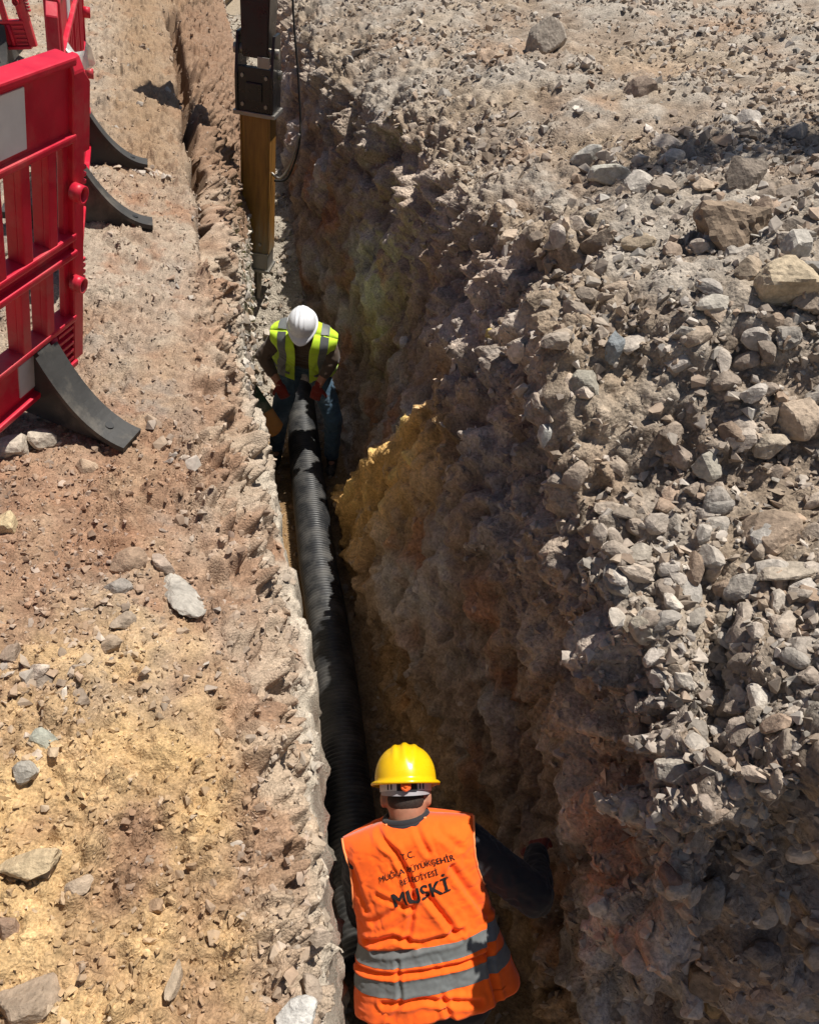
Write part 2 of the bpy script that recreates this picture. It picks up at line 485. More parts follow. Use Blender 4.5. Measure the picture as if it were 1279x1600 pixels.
# the land beyond, so that the ground runs on to the horizon
def terrain_ring():
    x0 = P[:, 0]; x1 = P[:, -1]
    V = []; F = []
    def strip(edge, outward):
        b = len(V); k = len(edge)
        for e in edge: V.append(e)
        for e in edge: V.append((e[0] + outward[0], e[1] + outward[1], 2.5))
        for i in range(k - 1): F.append((b + i, b + i + 1, b + k + i + 1, b + k + i))
    strip(x0[::20], (-300, 0)); strip(x1[::20], (300, 0))
    far = P[-1, ::10]; nearr = P[0, ::10]
    strip(far, (0, 300)); strip(nearr, (0, -300))
    V = np.array(V, np.float32); F = np.array(F)
    me = np_mesh("terrain", V, F, False, np.repeat(np.array([[.33, .27, .2]]), len(V), 0))
    tag(link("terrain", me, MAT['soil']), kind="structure")
terrain_ring()

# screen position of every terrain point, to tell where things stand and which stones show largest
def project(Q):
    dy = Q[..., 1]; dz = Q[..., 2] - CAM_Z
    dep = dy * math.cos(PITCH) - dz * math.sin(PITCH)
    up = dy * math.sin(PITCH) + dz * math.cos(PITCH)
    return 640 + 1200 * Q[..., 0] / dep, 800 - 1200 * up / dep, dep
SU, SV, SD = project(P)

# ------------------------------------------------------------------ stones
def hull_shape(n, seed, box=0.5):
    r = np.random.default_rng(seed)
    bm = bmesh.new()
    for _ in range(n):
        v = r.normal(size=3); v /= np.linalg.norm(v)
        b = v / np.max(np.abs(v))
        w = v * (1 - box) + b * box * 0.8
        bm.verts.new(w * r.uniform(.82, 1.08))
    bmesh.ops.convex_hull(bm, input=bm.verts[:])
    bmesh.ops.delete(bm, geom=[v for v in bm.verts if not v.link_faces], context='VERTS')
    bmesh.ops.triangulate(bm, faces=bm.faces[:])
    bmesh.ops.recalc_face_normals(bm, faces=bm.faces[:])
    bm.verts.index_update()
    V = np.array([v.co[:] for v in bm.verts], np.float32)
    F = np.array([[v.index for v in f.verts] for f in bm.faces], np.int32)
    bm.free()
    return V, F
HULLS = [hull_shape(9 + k % 4, 100 + k, .2 + .6 * (k % 5) / 5) for k in range(60)] + [hull_shape(7, 300 + k, .3) for k in range(40)]

def ico(sub):
    bm = bmesh.new(); bmesh.ops.create_icosphere(bm, subdivisions=sub, radius=1.0)
    V = np.array([v.co[:] for v in bm.verts], np.float32); bm.verts.index_update()
    F = np.array([[v.index for v in f.verts] for f in bm.faces], np.int32); bm.free()
    return V, F
ICO4 = ico(4); ICO3 = ico(3)

def rock_mesh(name, seed, dims=(1, 1, 1), base=ICO3, planes=13, noise=.045, rounding=.07, smooth=False):
    """A broken stone: a convex body cut by random planes, edges worn by noise."""
    r = np.random.default_rng(seed)
    n = r.normal(size=(planes, 3)); n /= np.linalg.norm(n, axis=1)[:, None]
    dd = r.uniform(.62, 1.0, planes)
    V, F = base
    dots = np.clip(V @ n.T, 1e-3, None)
    rad = dd[None] / dots
    k = rounding
    rad = -k * np.log(np.sum(np.exp(-np.clip(rad, 0, 6) / k), axis=1))
    rad = np.clip(rad, .3, 1.25)
    Q = V * rad[:, None]
    o = r.uniform(0, 50, 3).astype(np.float32)
    Q = Q * (1 + noise * fbm(V + o, 2.2, 3, seed) * 1.6 + noise * .6 * perlin(V + o, 9.0, seed + 5))[:, None]
    Q = Q * np.array(dims, np.float32)
    return np_mesh(name, Q, F, smooth)

def obj_tint_mat(name, fine, bump, dist):
    t = NT(name)
    tc = t.n("ShaderNodeTexCoord"); oi = t.n("ShaderNodeObjectInfo"); geo = t.n("ShaderNodeNewGeometry")
    n1 = t.noise(fine, 5, .65, geo.outputs["Position"]); n2 = t.noise(fine * .2, 4, .6, geo.outputs["Position"])
    v1 = t.ramp(n1, [(.3, .68), (.7, 1.25)]); v2 = t.ramp(n2, [(.3, .78), (.7, 1.22)])
    c = t.mix(1.0, oi.outputs["Color"], v1, 'MULTIPLY'); c = t.mix(1.0, c, v2, 'MULTIPLY')
    t.l(c, t.b.inputs["Base Color"])
    t.b.inputs["Roughness"].default_value = .92
    t.b.inputs["Specular IOR Level"].default_value = .2
    t.bump(n1, bump, dist)
    return t.m
MAT['rock'] = obj_tint_mat("rock", 55, .8, .008)
PAL = np.array([(.37, .305, .24), (.42, .355, .285), (.31, .245, .185), (.40, .305, .215), (.46, .405, .34), (.28, .22, .17), (.34, .24, .165), (.33, .30, .255), (.50, .44, .36), (.36, .29, .22)]) * np.array((.985, 1.01, 1.07))

ROCKS = [rock_mesh("stone", 500 + k, (1, .78, .58), ICO3, 10 + k % 6, .035, .010 + .012 * (k % 4)) for k in range(26)]
cellA = np.zeros((nr, cols), np.float32)
_e1 = P[1:, :-1] - P[:-1, :-1]; _e2 = P[:-1, 1:] - P[:-1, :-1]
cellA[:-1, :-1] = np.linalg.norm(np.cross(_e1, _e2), axis=-1)
view = P - np.array((0, 0, CAM_Z), np.float32); view /= np.linalg.norm(view, axis=-1, keepdims=True)
facing = -(N1 * view).sum(-1)
vis = ((SU > -60) & (SU < 1340) & (SV > -60) & (SV < 1680)) * .78 + .22 * ((SU > -700) & (SU < 2300) & (SV > -400) & (SV < 2300))
vis = vis * (SD > .3) * (SD < 13)
regm = np.repeat(reg[None], nr, 0)

def scatter(dens, count, rmin, rmax, power, seed, cap=None):
    r = np.random.default_rng(seed)
    w = (cellA * dens * vis).ravel().astype(np.float64); w /= w.sum()
    idx = r.choice(len(w), count, p=w)
    u = r.random(count)
    a = rmin ** (1 - power); b = rmax ** (1 - power)
    rad = (a + (b - a) * u) ** (1 / (1 - power))
    rad = np.minimum(rad, (.0165 if cap is None else cap) * SD.ravel()[idx] * r.uniform(.75, 1.1, count))
    return idx, rad

def rand_frames(n, idx, r, flat=.55):
    """Rotation matrices whose third axis leans near the ground's normal."""
    nn = N1.reshape(-1, 3)[idx] * flat + r.normal(size=(n, 3)) * (1 - flat) * .9 + np.array((0, 0, .25))
    nn /= np.linalg.norm(nn, axis=1)[:, None]
    a = r.normal(size=(n, 3)); a -= (a * nn).sum(1)[:, None] * nn; a /= np.linalg.norm(a, axis=1)[:, None]
    b = np.cross(nn, a)
    return np.stack([a, b, nn], -1)

Pf = P.reshape(-1, 3); Nf = N1.reshape(-1, 3); Cf = C.reshape(-1, 3); SDf = SD.ravel(); Ff = facing.ravel(); SUf = SU.ravel(); SVf = SV.ravel()
Y2 = Yg
clump = (.14 + 1.1 * sstep(fbm(P.reshape(-1, 3), 1.6, 3, 301).reshape(nr, cols), -.28, .28))
distw = 1.0 / np.clip(SD, 1.2, 9) ** 1.15
slope_d = (regm == 5) * clump * distw
sets = []   # (idx, radius, colours, region name)
def add_set(name, dens, count, rmin, rmax, power, seed, stone_mix, sink, cap=None):
    idx, rad = scatter(dens, count, rmin, rmax, power, seed, cap)
    r = np.random.default_rng(seed + 1)
    pc = PAL[r.integers(0, len(PAL), count)] * r.uniform(.72, 1.42, count)[:, None]
    col = Cf[idx] * (1 - stone_mix) * r.uniform(.85, 1.2, count)[:, None] + pc * stone_mix
    sets.append([name, idx, rad, col, sink])
add_set("rubble", slope_d, 31000, .0075, .055, 2.55, 401, .62, .16)
add_set("rubble", slope_d, 1500, .024, .085, 2.7, 402, .85, .15, .021)
wall_up = (regm == 4) * np.concatenate([np.zeros((nr, c4)), np.repeat(sstep(np.linspace(0, 1, NR), .55, .95)[None], nr, 0), np.zeros((nr, cols - c5))], 1)
add_set("rubble", wall_up * distw, 3600, .010, .045, 2.3, 403, .5, -.1)
nearw = (regm == 4) * sstep(Y2, 1.5, 1.0) * (P[..., 2] > .4)
add_set("rubble", nearw, 1500, .012, .045, 2.0, 404, .45, -.2)
add_set("rubble", (regm == 4) * (facing > .05) * (P[..., 2] > .2) * distw, 2600, .009, .032, 2.2, 411, .35, -.25)
nl = fbm(P.reshape(-1, 3), 1.8, 2, 302).reshape(nr, cols)
left_d = (regm == 0) * (.25 + sstep(nl, -.1, .45) + .9 * sstep(P[..., 0] - xE[:, None], -.55, -.95) + 1.6 * sstep(P[..., 0] - xE[:, None], -.12, -.4) * sstep(Y2, 1.15, 1.5) * (1 - sstep(Y2, 2.3, 2.8))) * distw
add_set("gravel", left_d, 21000, .0045, .024, 2.45, 405, .40, .02)
add_set("gravel", (regm == 0) * distw * (P[..., 1] < 5), 9500, .0045, .016, 2.2, 410, .08, .05)
slopeL = (regm == 1) * distw
add_set("gravel", slopeL, 4600, .006, .03, 2.2, 406, .35, .0)
fl = (regm == 3) * (Y2 > 5.55) + (regm == 2) * (Y2 > 3.6) * .8
add_set("gravel", fl * 1.0, 3800, .015, .06, 2.2, 407, .9, .25)
add_set("rubble", (regm == 3) * (Y2 < 5.5) * 1.0, 700, .012, .04, 2.0, 408, .3, .2)
add_set("gravel", (regm == 0) * sstep(nl, .1, .5) * distw, 420, .018, .042, 2.2, 409, .8, .25)

# the stones that show largest become things of their own; the rest is rubble and gravel
allp = []
for si, (nm, idx, rad, col, sink) in enumerate(sets):
    show = rad / SDf[idx] * ((Ff[idx] > .1) & (SUf[idx] > 5) & (SUf[idx] < 1274) & (SVf[idx] > 5) & (SVf[idx] < 1595))
    show = show * (regm.ravel()[idx] != 3)
    for j in np.argsort(-show)[:400]: allp.append((show[j], si, j))
allp.sort(reverse=True)
chosen = {}
for sh, si, j in allp[:262]: chosen.setdefault(si, set()).add(int(j))

def build_stones(name, which, label):
    VV = []; FF = []; CC = []; base = 0
    for si, (nm, idx, rad, col, sink) in enumerate(sets):
        if nm != name: continue
        r = np.random.default_rng(900 + si)
        n = len(idx)
        fr = rand_frames(n, idx, r)
        sc = np.stack([np.ones(n), r.uniform(.6, .95, n), r.uniform(.4, .8, n)], 1) * rad[:, None]
        hv = np.where(rad / SDf[idx] < .0048, r.integers(60, 100, n), r.integers(0, 60, n))
        pos = Pf[idx] + Nf[idx] * (rad * sink)[:, None] + r.normal(size=(n, 3)) * .004
        ch = chosen.get(si, set())
        keep = np.array([k not in ch for k in range(n)])
        for h in range(len(HULLS)):
            m = np.where((hv == h) & keep)[0]
            if not len(m): continue
            V, F = HULLS[h]
            L = V[None] * sc[m][:, None, :]
            W = np.einsum('nij,nkj->nki', fr[m], L) + pos[m][:, None, :]
            VV.append(W.reshape(-1, 3)); k = len(V)
            FF.append((F[None] + (np.arange(len(m)) * k)[:, None, None]).reshape(-1, 3) + base)
            CC.append(np.repeat(col[m], k, 0)); base += len(m) * k
    me = np_mesh(name, np.concatenate(VV), np.concatenate(FF), False, np.concatenate(CC))
    tag(link(name, me, MAT['stone']), label, which, kind="stuff")
build_stones("rubble", "rubble", "loose grey and brown rubble covering the slope right of the trench")
build_stones("gravel", "gravel", "fine gravel and chippings strewn over the ground left of the trench")

big_stones = []
cnt = 0
for si, js in sorted(chosen.items()):
    nm, idx, rad, col, sink = sets[si]
    r = np.random.default_rng(1500 + si)
    js = np.array(sorted(js)); fr = rand_frames(len(js), idx[js], r, .6)
    for q, j in enumerate(js):
        o = bpy.data.objects.new("stone", ROCKS[cnt % len(ROCKS)]); cnt += 1
        if not o.data.materials: o.data.materials.append(MAT['rock'])
        COL.objects.link(o)
        i = idx[j]
        o.matrix_world = Matrix.Translation(Vector(Pf[i] + Nf[i] * rad[j] * (sink * .8))) @ Matrix(fr[q].tolist()).to_4x4() @ Matrix.Diagonal((rad[j] * 1.12, rad[j] * r.uniform(.9, 1.2), rad[j] * r.uniform(.9, 1.2), 1))
        o.color = (*[float(x) for x in np.clip(col[j], .02, .8)], 1)
        lum = float(col[j].mean())
        big_stones.append((o, SUf[i], SVf[i], int(regm.ravel()[i]), "pale" if lum > .33 else ("brown" if lum < .25 else "grey")))

def at_pixel(u, v, regs):
    m = np.isin(regm, regs) & (facing > .05)
    e = np.where(m, (SU - u) ** 2 + (SV - v) ** 2 + 40 * SD, 1e12)
    return int(np.argmin(e))
# boulders one can tell apart: u, v, width and height in the photograph's pixels, depth share, turn, colour, regions, label
BOULDERS = [
    (1238, 440, 84, 62, .8, .2, (.47, .38, .265), (5,), "large tan angular boulder at the right edge of the rubble slope"),
    (1242, 388, 44, 44, .8, 1.0, (.46, .42, .365), (5,), "pale upright block just above the large tan boulder"),
    (1245, 662, 62, 62, .9, .5, (.46, .36, .27), (5,), "rounded pinkish tan boulder at the right edge, halfway down the slope"),
    (1196, 838, 92, 56, .9, .15, (.35, .265, .195), (5,), "broad flat-topped brown boulder beside the gully"),
    (1212, 893, 84, 30, .9, .1, (.40, .34, .27), (5,), "flat slab just below the broad brown boulder"),
    (1148, 372, 96, 92, .8, .7, (.26, .195, .14), (5,), "big crumbly brown clod of earth on the rubble slope"),
    (955, 280, 54, 40, .8, .3, (.50, .47, .40), (5,), "pale flat-faced stone, brightest on the upper rubble slope"),
    (922, 252, 46, 44, .8, 1.2, (.43, .40, .35), (5,), "grey rounded stone left of the bright flat-faced stone"),
    (957, 546, 30, 40, .7, .2, (.27, .285, .29), (5,), "small bluish grey stone standing near the trench crest"),
    (1102, 735, 44, 38, .8, .4, (.43, .39, .32), (5,), "pale greenish stone alone in the middle of the slope"),
    (850, 76, 52, 54, .8, .8, (.33, .28, .23), (5,), "grey-brown pointed stone near the top of the slope"),
    (1000, 147, 42, 38, .8, .3, (.32, .245, .19), (5,), "brown faceted stone left of the shadow on the slope"),
    (1163, 288, 52, 66, .5, 1.3, (.25, .205, .165), (5,), "dark tilted slab above the big brown clod"),
    (1172, 425, 46, 36, .8, 1.9, (.34, .27, .2), (5,), "blunt brown stone left of the large tan boulder"),
    (1110, 478, 40, 30, .8, .5, (.44, .40, .34), (5,), "pale wedge stone below the big brown clod"),
    (1188, 535, 44, 34, .8, .7, (.36, .32, .28), (5,), "grey stone between the tan boulder and the pinkish one"),
    (1000, 380, 44, 26, .8, .4, (.40, .32, .23), (5,), "tan flat stone below the bright flat-faced stone"),
    (1195, 690, 56, 34, .9, 2.2, (.42, .35, .27), (5,), "tan stone left of the rounded pinkish boulder"),
    (905, 602, 60, 48, .8, .3, (.30, .275, .225), (4, 5), "olive brown block jutting from the crest above the dark wall"),
    (853, 682, 26, 34, .8, .4, (.46, .44, .40), (4,), "pale egg-shaped stone stuck in the dark wall under the crest"),
    (768, 525, 22, 16, .8, .1, (.50, .38, .14), (4,), "small yellow stone in the dark wall above the ochre band"),
    (634, 540, 16, 18, .8, .1, (.55, .52, .47), (4,), "small white stone in the wall right of the far worker"),
    (1055, 1195, 60, 50, .9, .6, (.40, .355, .30), (4, 5), "pale angular block on the lip above the dark near face"),
    (1000, 868, 44, 30, .8, .9, (.39, .34, .28), (4, 5), "sharp grey stone on the lip left of the gully"),
    (1010, 985, 48, 36, .8, .9, (.38, .33, .26), (4, 5), "chunky tan stone on the lip midway down the gully"),
    (1105, 1525, 56, 52, .9, .2, (.26, .20, .15), (4,), "large rounded brown stone stuck low in the near right wall"),
    (1070, 1565, 32, 44, .9, .2, (.25, .215, .18), (4,), "egg-shaped grey stone below the large rounded brown stone"),
    (1108, 1572, 26, 36, .9, .2, (.29, .21, .12), (4,), "ochre stained pebble beside the egg-shaped grey stone"),
    (1046, 1375, 34, 46, .8, .2, (.21, .13, .10), (4,), "reddish square stone stuck in the near right wall"),
    (1112, 1395, 40, 60, .8, .9, (.27, .245, .22), (4,), "long grey stone right of the reddish square stone"),
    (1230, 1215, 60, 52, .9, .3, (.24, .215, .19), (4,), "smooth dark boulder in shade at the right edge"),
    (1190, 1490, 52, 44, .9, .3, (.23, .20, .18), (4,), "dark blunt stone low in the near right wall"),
    (286, 932, 44, 92, .6, .55, (.40, .365, .315), (0, 1), "long pale grey slab of mortar on the left ground"),
    (24, 703, 46, 44, .9, .6, (.46, .395, .32), (0,), "pale angular stone under the barrier's bottom rail"),
    (72, 688, 36, 34, .9, 1.6, (.42, .36, .29), (0,), "tan stone right of the pale stone under the barrier"),
    (138, 736, 30, 36, .9, .6, (.45, .33, .23), (0,), "tan pointed stone below the barrier's black foot"),
    (40, 1573, 84, 66, .9, .4, (.33, .25, .18), (0,), "big grey-brown boulder in the bottom left corner"),
    (200, 880, 46, 36, .8, .2, (.35, .245, .17), (0,), "brown stone left of the pale mortar slab"),
    (72, 1168, 42, 44, .8, .3, (.33, .33, .27), (0,), "greenish grey stone on the left ground above the sand"),
    (40, 1206, 40, 34, .8, .2, (.36, .33, .28), (0,), "rounded grey stone below the greenish one"),
    (12, 1452, 34, 40, .8, .2, (.34, .23, .16), (0,), "rosy brown stone at the left edge beside the sand"),
    (14, 822, 30, 42, .8, .2, (.52, .41, .25), (0,), "yellowish stone at the left edge above the gravel"),
    (60, 1347, 84, 34, .8, .2, (.52, .40, .25), (0,), "flat pale crust lifted off the sand at the left edge"),
    (240, 1418, 34, 20, .8, .2, (.40, .27, .17), (0,), "brown clod half sunk in the yellow sand"),
    (466, 1585, 56, 40, .8, .2, (.58, .55, .50), (1,), "white chalky rock on the left trench edge at the bottom"),
    (272, 1530, 64, 26, .7, -.7, (.36, .28, .20), (0, 1), "long grey flake half buried in the sand near the bottom"),
]
for k, (u, v, w, h, dshare, turn, colr, regs, lab) in enumerate(BOULDERS):
    i = at_pixel(u, v, regs)
    dep = SDf[i]
    rx = w / 1200 * dep / 2 * 1.12; rz = h / 1200 * dep / 2 * 1.12
    me = rock_mesh("boulder", 2000 + k, (1, dshare, 1), ICO4 if max(w, h) > 50 else ICO3, 12 + k % 4, .055 if k != 5 else .16, .012 + .014 * (k % 3))
    me.materials.append(MAT['rock'])
    o = bpy.data.objects.new("boulder", me); COL.objects.link(o)
    o.scale = (rx, (rx + rz) / 2, rz)
    n = Nf[i]
    o.location = Vector(Pf[i]) + Vector(n) * float(min(rx, rz) * .25)
    if lab.startswith("long pale") or lab.startswith("long grey flake"):
        nv = Vector(n); ax = Vector((math.sin(turn) * .6, -math.cos(turn), 0)); ax -= nv * ax.dot(nv); ax.normalize()
        o.scale = (max(rx, rz), min(rx, rz) * 1.9, min(rx, rz) * .55)
        o.rotation_euler = Matrix((ax, nv.cross(ax), nv)).transposed().to_euler()
    else:
        o.rotation_euler = (-.35, random.uniform(-.25, .25), random.uniform(-.3, .3))
    o.color = (*colr, 1)
    tag(o, lab, "boulder" if max(w, h) > 50 else "stone")

# each of the larger loose stones is told apart by the landmark it lies nearest to and its place in that row
LANDMARKS = [(1238, 440, (5,), "the large tan boulder"), (1245, 662, (5,), "the rounded pinkish boulder"), (1196, 838, (4, 5), "the broad brown boulder by the gully"),
             (1148, 372, (5,), "the big brown clod"), (955, 280, (5,), "the bright flat-faced stone"), (957, 546, (4, 5), "the small bluish stone near the crest"),
             (1102, 735, (4, 5), "the pale greenish stone mid-slope"), (850, 76, (4, 5), "the pointed stone near the top"), (1000, 147, (5,), "the brown faceted stone by the shadow"),
             (1188, 170, (5,), "the dark shadow on the slope"), (1110, 40, (5,), "the slope's upper right corner"),
             (905, 602, (4, 5), "the olive block on the crest"), (853, 682, (4, 5), "the egg-shaped stone under the crest"), (1055, 1195, (4, 5), "the pale block on the near lip"),
             (1010, 985, (4, 5), "the chunky tan stone on the lip"), (1105, 1525, (4,), "the rounded brown stone low in the wall"), (1112, 1395, (4,), "the long grey stone in the wall"),
             (1230, 1215, (4, 5), "the smooth dark boulder in shade"), (1100, 1090, (4, 5), "the foot of the gully"), (1180, 980, (4, 5), "the flat slab at the right edge"), (650, 1480, (4,), "the near worker's elbow"),
             (286, 932, (0, 1), "the pale mortar slab"), (60, 690, (0, 1), "the near barrier's foot"), (40, 1573, (0, 1), "the boulder in the bottom left corner"),
             (72, 1180, (0, 1), "the greenish grey stone"), (60, 1347, (0, 1), "the flat pale crust"), (466, 1585, (0, 1), "the white chalky rock"), (420, 470, (0, 1, 2, 3), "the breaker's chisel")]
ORD = ["leftmost", "second", "third", "fourth", "fifth", "sixth", "seventh", "eighth", "ninth", "tenth", "eleventh", "twelfth", "thirteenth", "fourteenth", "fifteenth",
       "sixteenth", "seventeenth", "eighteenth", "nineteenth", "twentieth"]
rowsets = {}
for o, u, v, k, tone in big_stones:
    c_ = [(((u - q[0]) ** 2 + (v - q[1]) ** 2), n) for n, q in enumerate(LANDMARKS) if k in q[2]]
    rowsets.setdefault((min(c_)[1], tone), []).append((u, o))
for (n, tone), lst in rowsets.items():
    lst.sort(key=lambda q: q[0]); mark = LANDMARKS[n][3]
    for i, (u, o) in enumerate(lst):
        if len(lst) == 1: lab = f"only larger {tone} stone around {mark}"
        elif i == len(lst) - 1: lab = f"rightmost of the larger {tone} stones around {mark}"
        elif i == 0: lab = f"leftmost of the larger {tone} stones around {mark}"
        else: lab = f"{ORD[min(i, 19)]} from left of larger {tone} stones around {mark}"
        tag(o, lab, "stone", f"larger {tone} stones around {mark}")

# ------------------------------------------------------------------ the corrugated pipe
def pipe():
    pts = [(-.20, 1.30, .16), (-.345, 2.13, .155), (-.46, 2.85, .15), (-.575, 3.49, .145), (-.675, 3.95, .13), (-.865, 5.04, .10), (-1.02, 5.99, .12), (-1.075, 6.3, .15)]
    pa = np.array(pts); L = np.concatenate([[0], np.cumsum(np.linalg.norm(np.diff(pa, axis=0), axis=1))])
    pitch = .027; n = int(L[-1] / pitch * 5)
    s = np.linspace(0, L[-1], n)
    ctr = np.stack([np.interp(s, L, pa[:, k]) for k in range(3)], 1)
    for k in range(3):
        kk = 31; ctr[:, k] = np.convolve(np.pad(ctr[:, k], (kk // 2, kk // 2), 'reflect', reflect_type='odd'), np.ones(kk) / kk, 'valid')
    tan = np.gradient(ctr, axis=0); tan /= np.linalg.norm(tan, axis=1)[:, None]
    side = np.cross(tan, (0, 0, 1)); side /= np.linalg.norm(side, axis=1)[:, None]
    upv = np.cross(side, tan)
    ph = s / pitch * 2 * np.pi
    rad = .134 + .0062 * np.tanh(2.2 * np.sin(ph)) / .97
    m = 36; a = np.linspace(0, 2 * np.pi, m, endpoint=False)
    ring = np.cos(a)[None, :, None] * side[:, None, :] + np.sin(a)[None, :, None] * upv[:, None, :]
    V = ctr[:, None, :] + rad[:, None, None] * ring
    # the smooth inside, so that the open ends show a wall
    Vi = ctr[::12, None, :] + .114 * ring[::12]
    ni = len(Vi)
    idx = np.arange(n * m).reshape(n, m)
    F = np.stack([idx[:-1], np.roll(idx, -1, 1)[:-1], np.roll(idx, -1, 1)[1:], idx[1:]], -1).reshape(-1, 4)
    jd = np.arange(ni * m).reshape(ni, m) + n * m
    G = np.stack([jd[1:], np.roll(jd, -1, 1)[1:], np.roll(jd, -1, 1)[:-1], jd[:-1]], -1).reshape(-1, 4)
    e0 = np.stack([idx[0], jd[0], np.roll(jd[0], -1), np.roll(idx[0], -1)], -1)
    e1 = np.stack([jd[-1], idx[-1], np.roll(idx[-1], -1), np.roll(jd[-1], -1)], -1)
    me = np_mesh("corrugated_pipe", np.concatenate([V.reshape(-1, 3), Vi.reshape(-1, 3)]), np.concatenate([F, G, e0, e1]), True)
    t = NT("black_plastic_pipe")
    geo = t.n("ShaderNodeNewGeometry")
    n1 = t.noise(6, 5, .65, geo.outputs["Position"])
    c = t.mix(t.ramp(n1, [(.42, 0.0), (.75, .6)]), (.020, .021, .023), (.16, .15, .135))
    t.l(c, t.b.inputs["Base Color"])
    t.l(t.ramp(n1, [(.3, .36), (.7, .6)]), t.b.inputs["Roughness"])
    tag(link("corrugated_pipe", me, t.m), "long black corrugated drainage pipe lying along the trench floor", "pipe")
pipe()

# ------------------------------------------------------------------ shape helpers
def box(bm, lo, hi, bevel=0.0):
    c = [(lo[i] + hi[i]) / 2 for i in range(3)]; s = [hi[i] - lo[i] for i in range(3)]
    r = bmesh.ops.create_cube(bm, size=1.0, matrix=Matrix.Translation(c) @ Matrix.Diagonal((*s, 1)))
    if bevel:
        es = list({e for v in r['verts'] for e in v.link_edges})
        bmesh.ops.bevel(bm, geom=es, offset=bevel, segments=2, affect='EDGES', profile=.6)

def cyl(bm, p0, p1, r0, r1=None, seg=20, cap=True):
    p0 = Vector(p0); p1 = Vector(p1); d = p1 - p0
    M = Matrix.Translation((p0 + p1) / 2) @ d.to_track_quat('Z', 'Y').to_matrix().to_4x4()
    return bmesh.ops.create_cone(bm, cap_ends=cap, segments=seg, radius1=r0, radius2=r0 if r1 is None else r1, depth=d.length, matrix=M)

def extrude_outline(bm, pts, axis, a, b):
    """Close outline pts (2-D) swept along an axis from a to b."""
    def P3(p, t):
        return {'x': (t, p[0], p[1]), 'y': (p[0], t, p[1]), 'z': (p[0], p[1], t)}[axis]
    v0 = [bm.verts.new(P3(p, a)) for p in pts]; v1 = [bm.verts.new(P3(p, b)) for p in pts]
    n = len(pts)
    bm.faces.new(v0[::-1]); bm.faces.new(v1)
    for i in range(n): bm.faces.new((v0[i], v0[(i + 1) % n], v1[(i + 1) % n], v1[i]))

def tube(bm, pts, r, seg=10):
    pts = [Vector(p) for p in pts]; rings = []
    for i, p in enumerate(pts):
        d = (pts[min(i + 1, len(pts) - 1)] - pts[max(i - 1, 0)]).normalized()
        a = d.cross(Vector((0.3, .9, .2))).normalized(); b = d.cross(a)
        rr = r[i] if hasattr(r, '__len__') else r
        rings.append([bm.verts.new(p + (a * math.cos(2 * math.pi * k / seg) + b * math.sin(2 * math.pi * k / seg)) * rr) for k in range(seg)])
    for i in range(len(rings) - 1):
        for k in range(seg):
            bm.faces.new((rings[i][k], rings[i][(k + 1) % seg], rings[i + 1][(k + 1) % seg], rings[i + 1][k]))
    bm.faces.new(rings[0][::-1]); bm.faces.new(rings[-1])

def plain(name, col, rough=.5, dirt=None, dirt_amt=(.5, .75), scale=12, metallic=0.0, bump=0.0, spec=.4, var=.15):
    t = NT(name)
    tc = t.n("ShaderNodeTexCoord")
    n1 = t.noise(scale, 5, .65, tc.outputs["Object"])
    base = t.mix(1.0, col, t.ramp(n1, [(.3, 1 - var), (.7, 1 + var)]), 'MULTIPLY')
    if dirt:
        n2 = t.noise(scale * .45, 6, .7, tc.outputs["Object"])
        base = t.mix(t.ramp(n2, [(dirt_amt[0], 0.0), (dirt_amt[1], .85)]), base, dirt)
    t.l(base, t.b.inputs["Base Color"])
    t.l(t.ramp(n1, [(.3, max(.05, rough - .1)), (.7, min(1, rough + .12))]), t.b.inputs["Roughness"])
    t.b.inputs["Metallic"].default_value = metallic
    t.b.inputs["Specular IOR Level"].default_value = spec
    if bump:
        n3 = t.noise(scale * 6, 4, .6, tc.outputs["Object"])
        t.bump(n3, bump, .003)
    return t.m

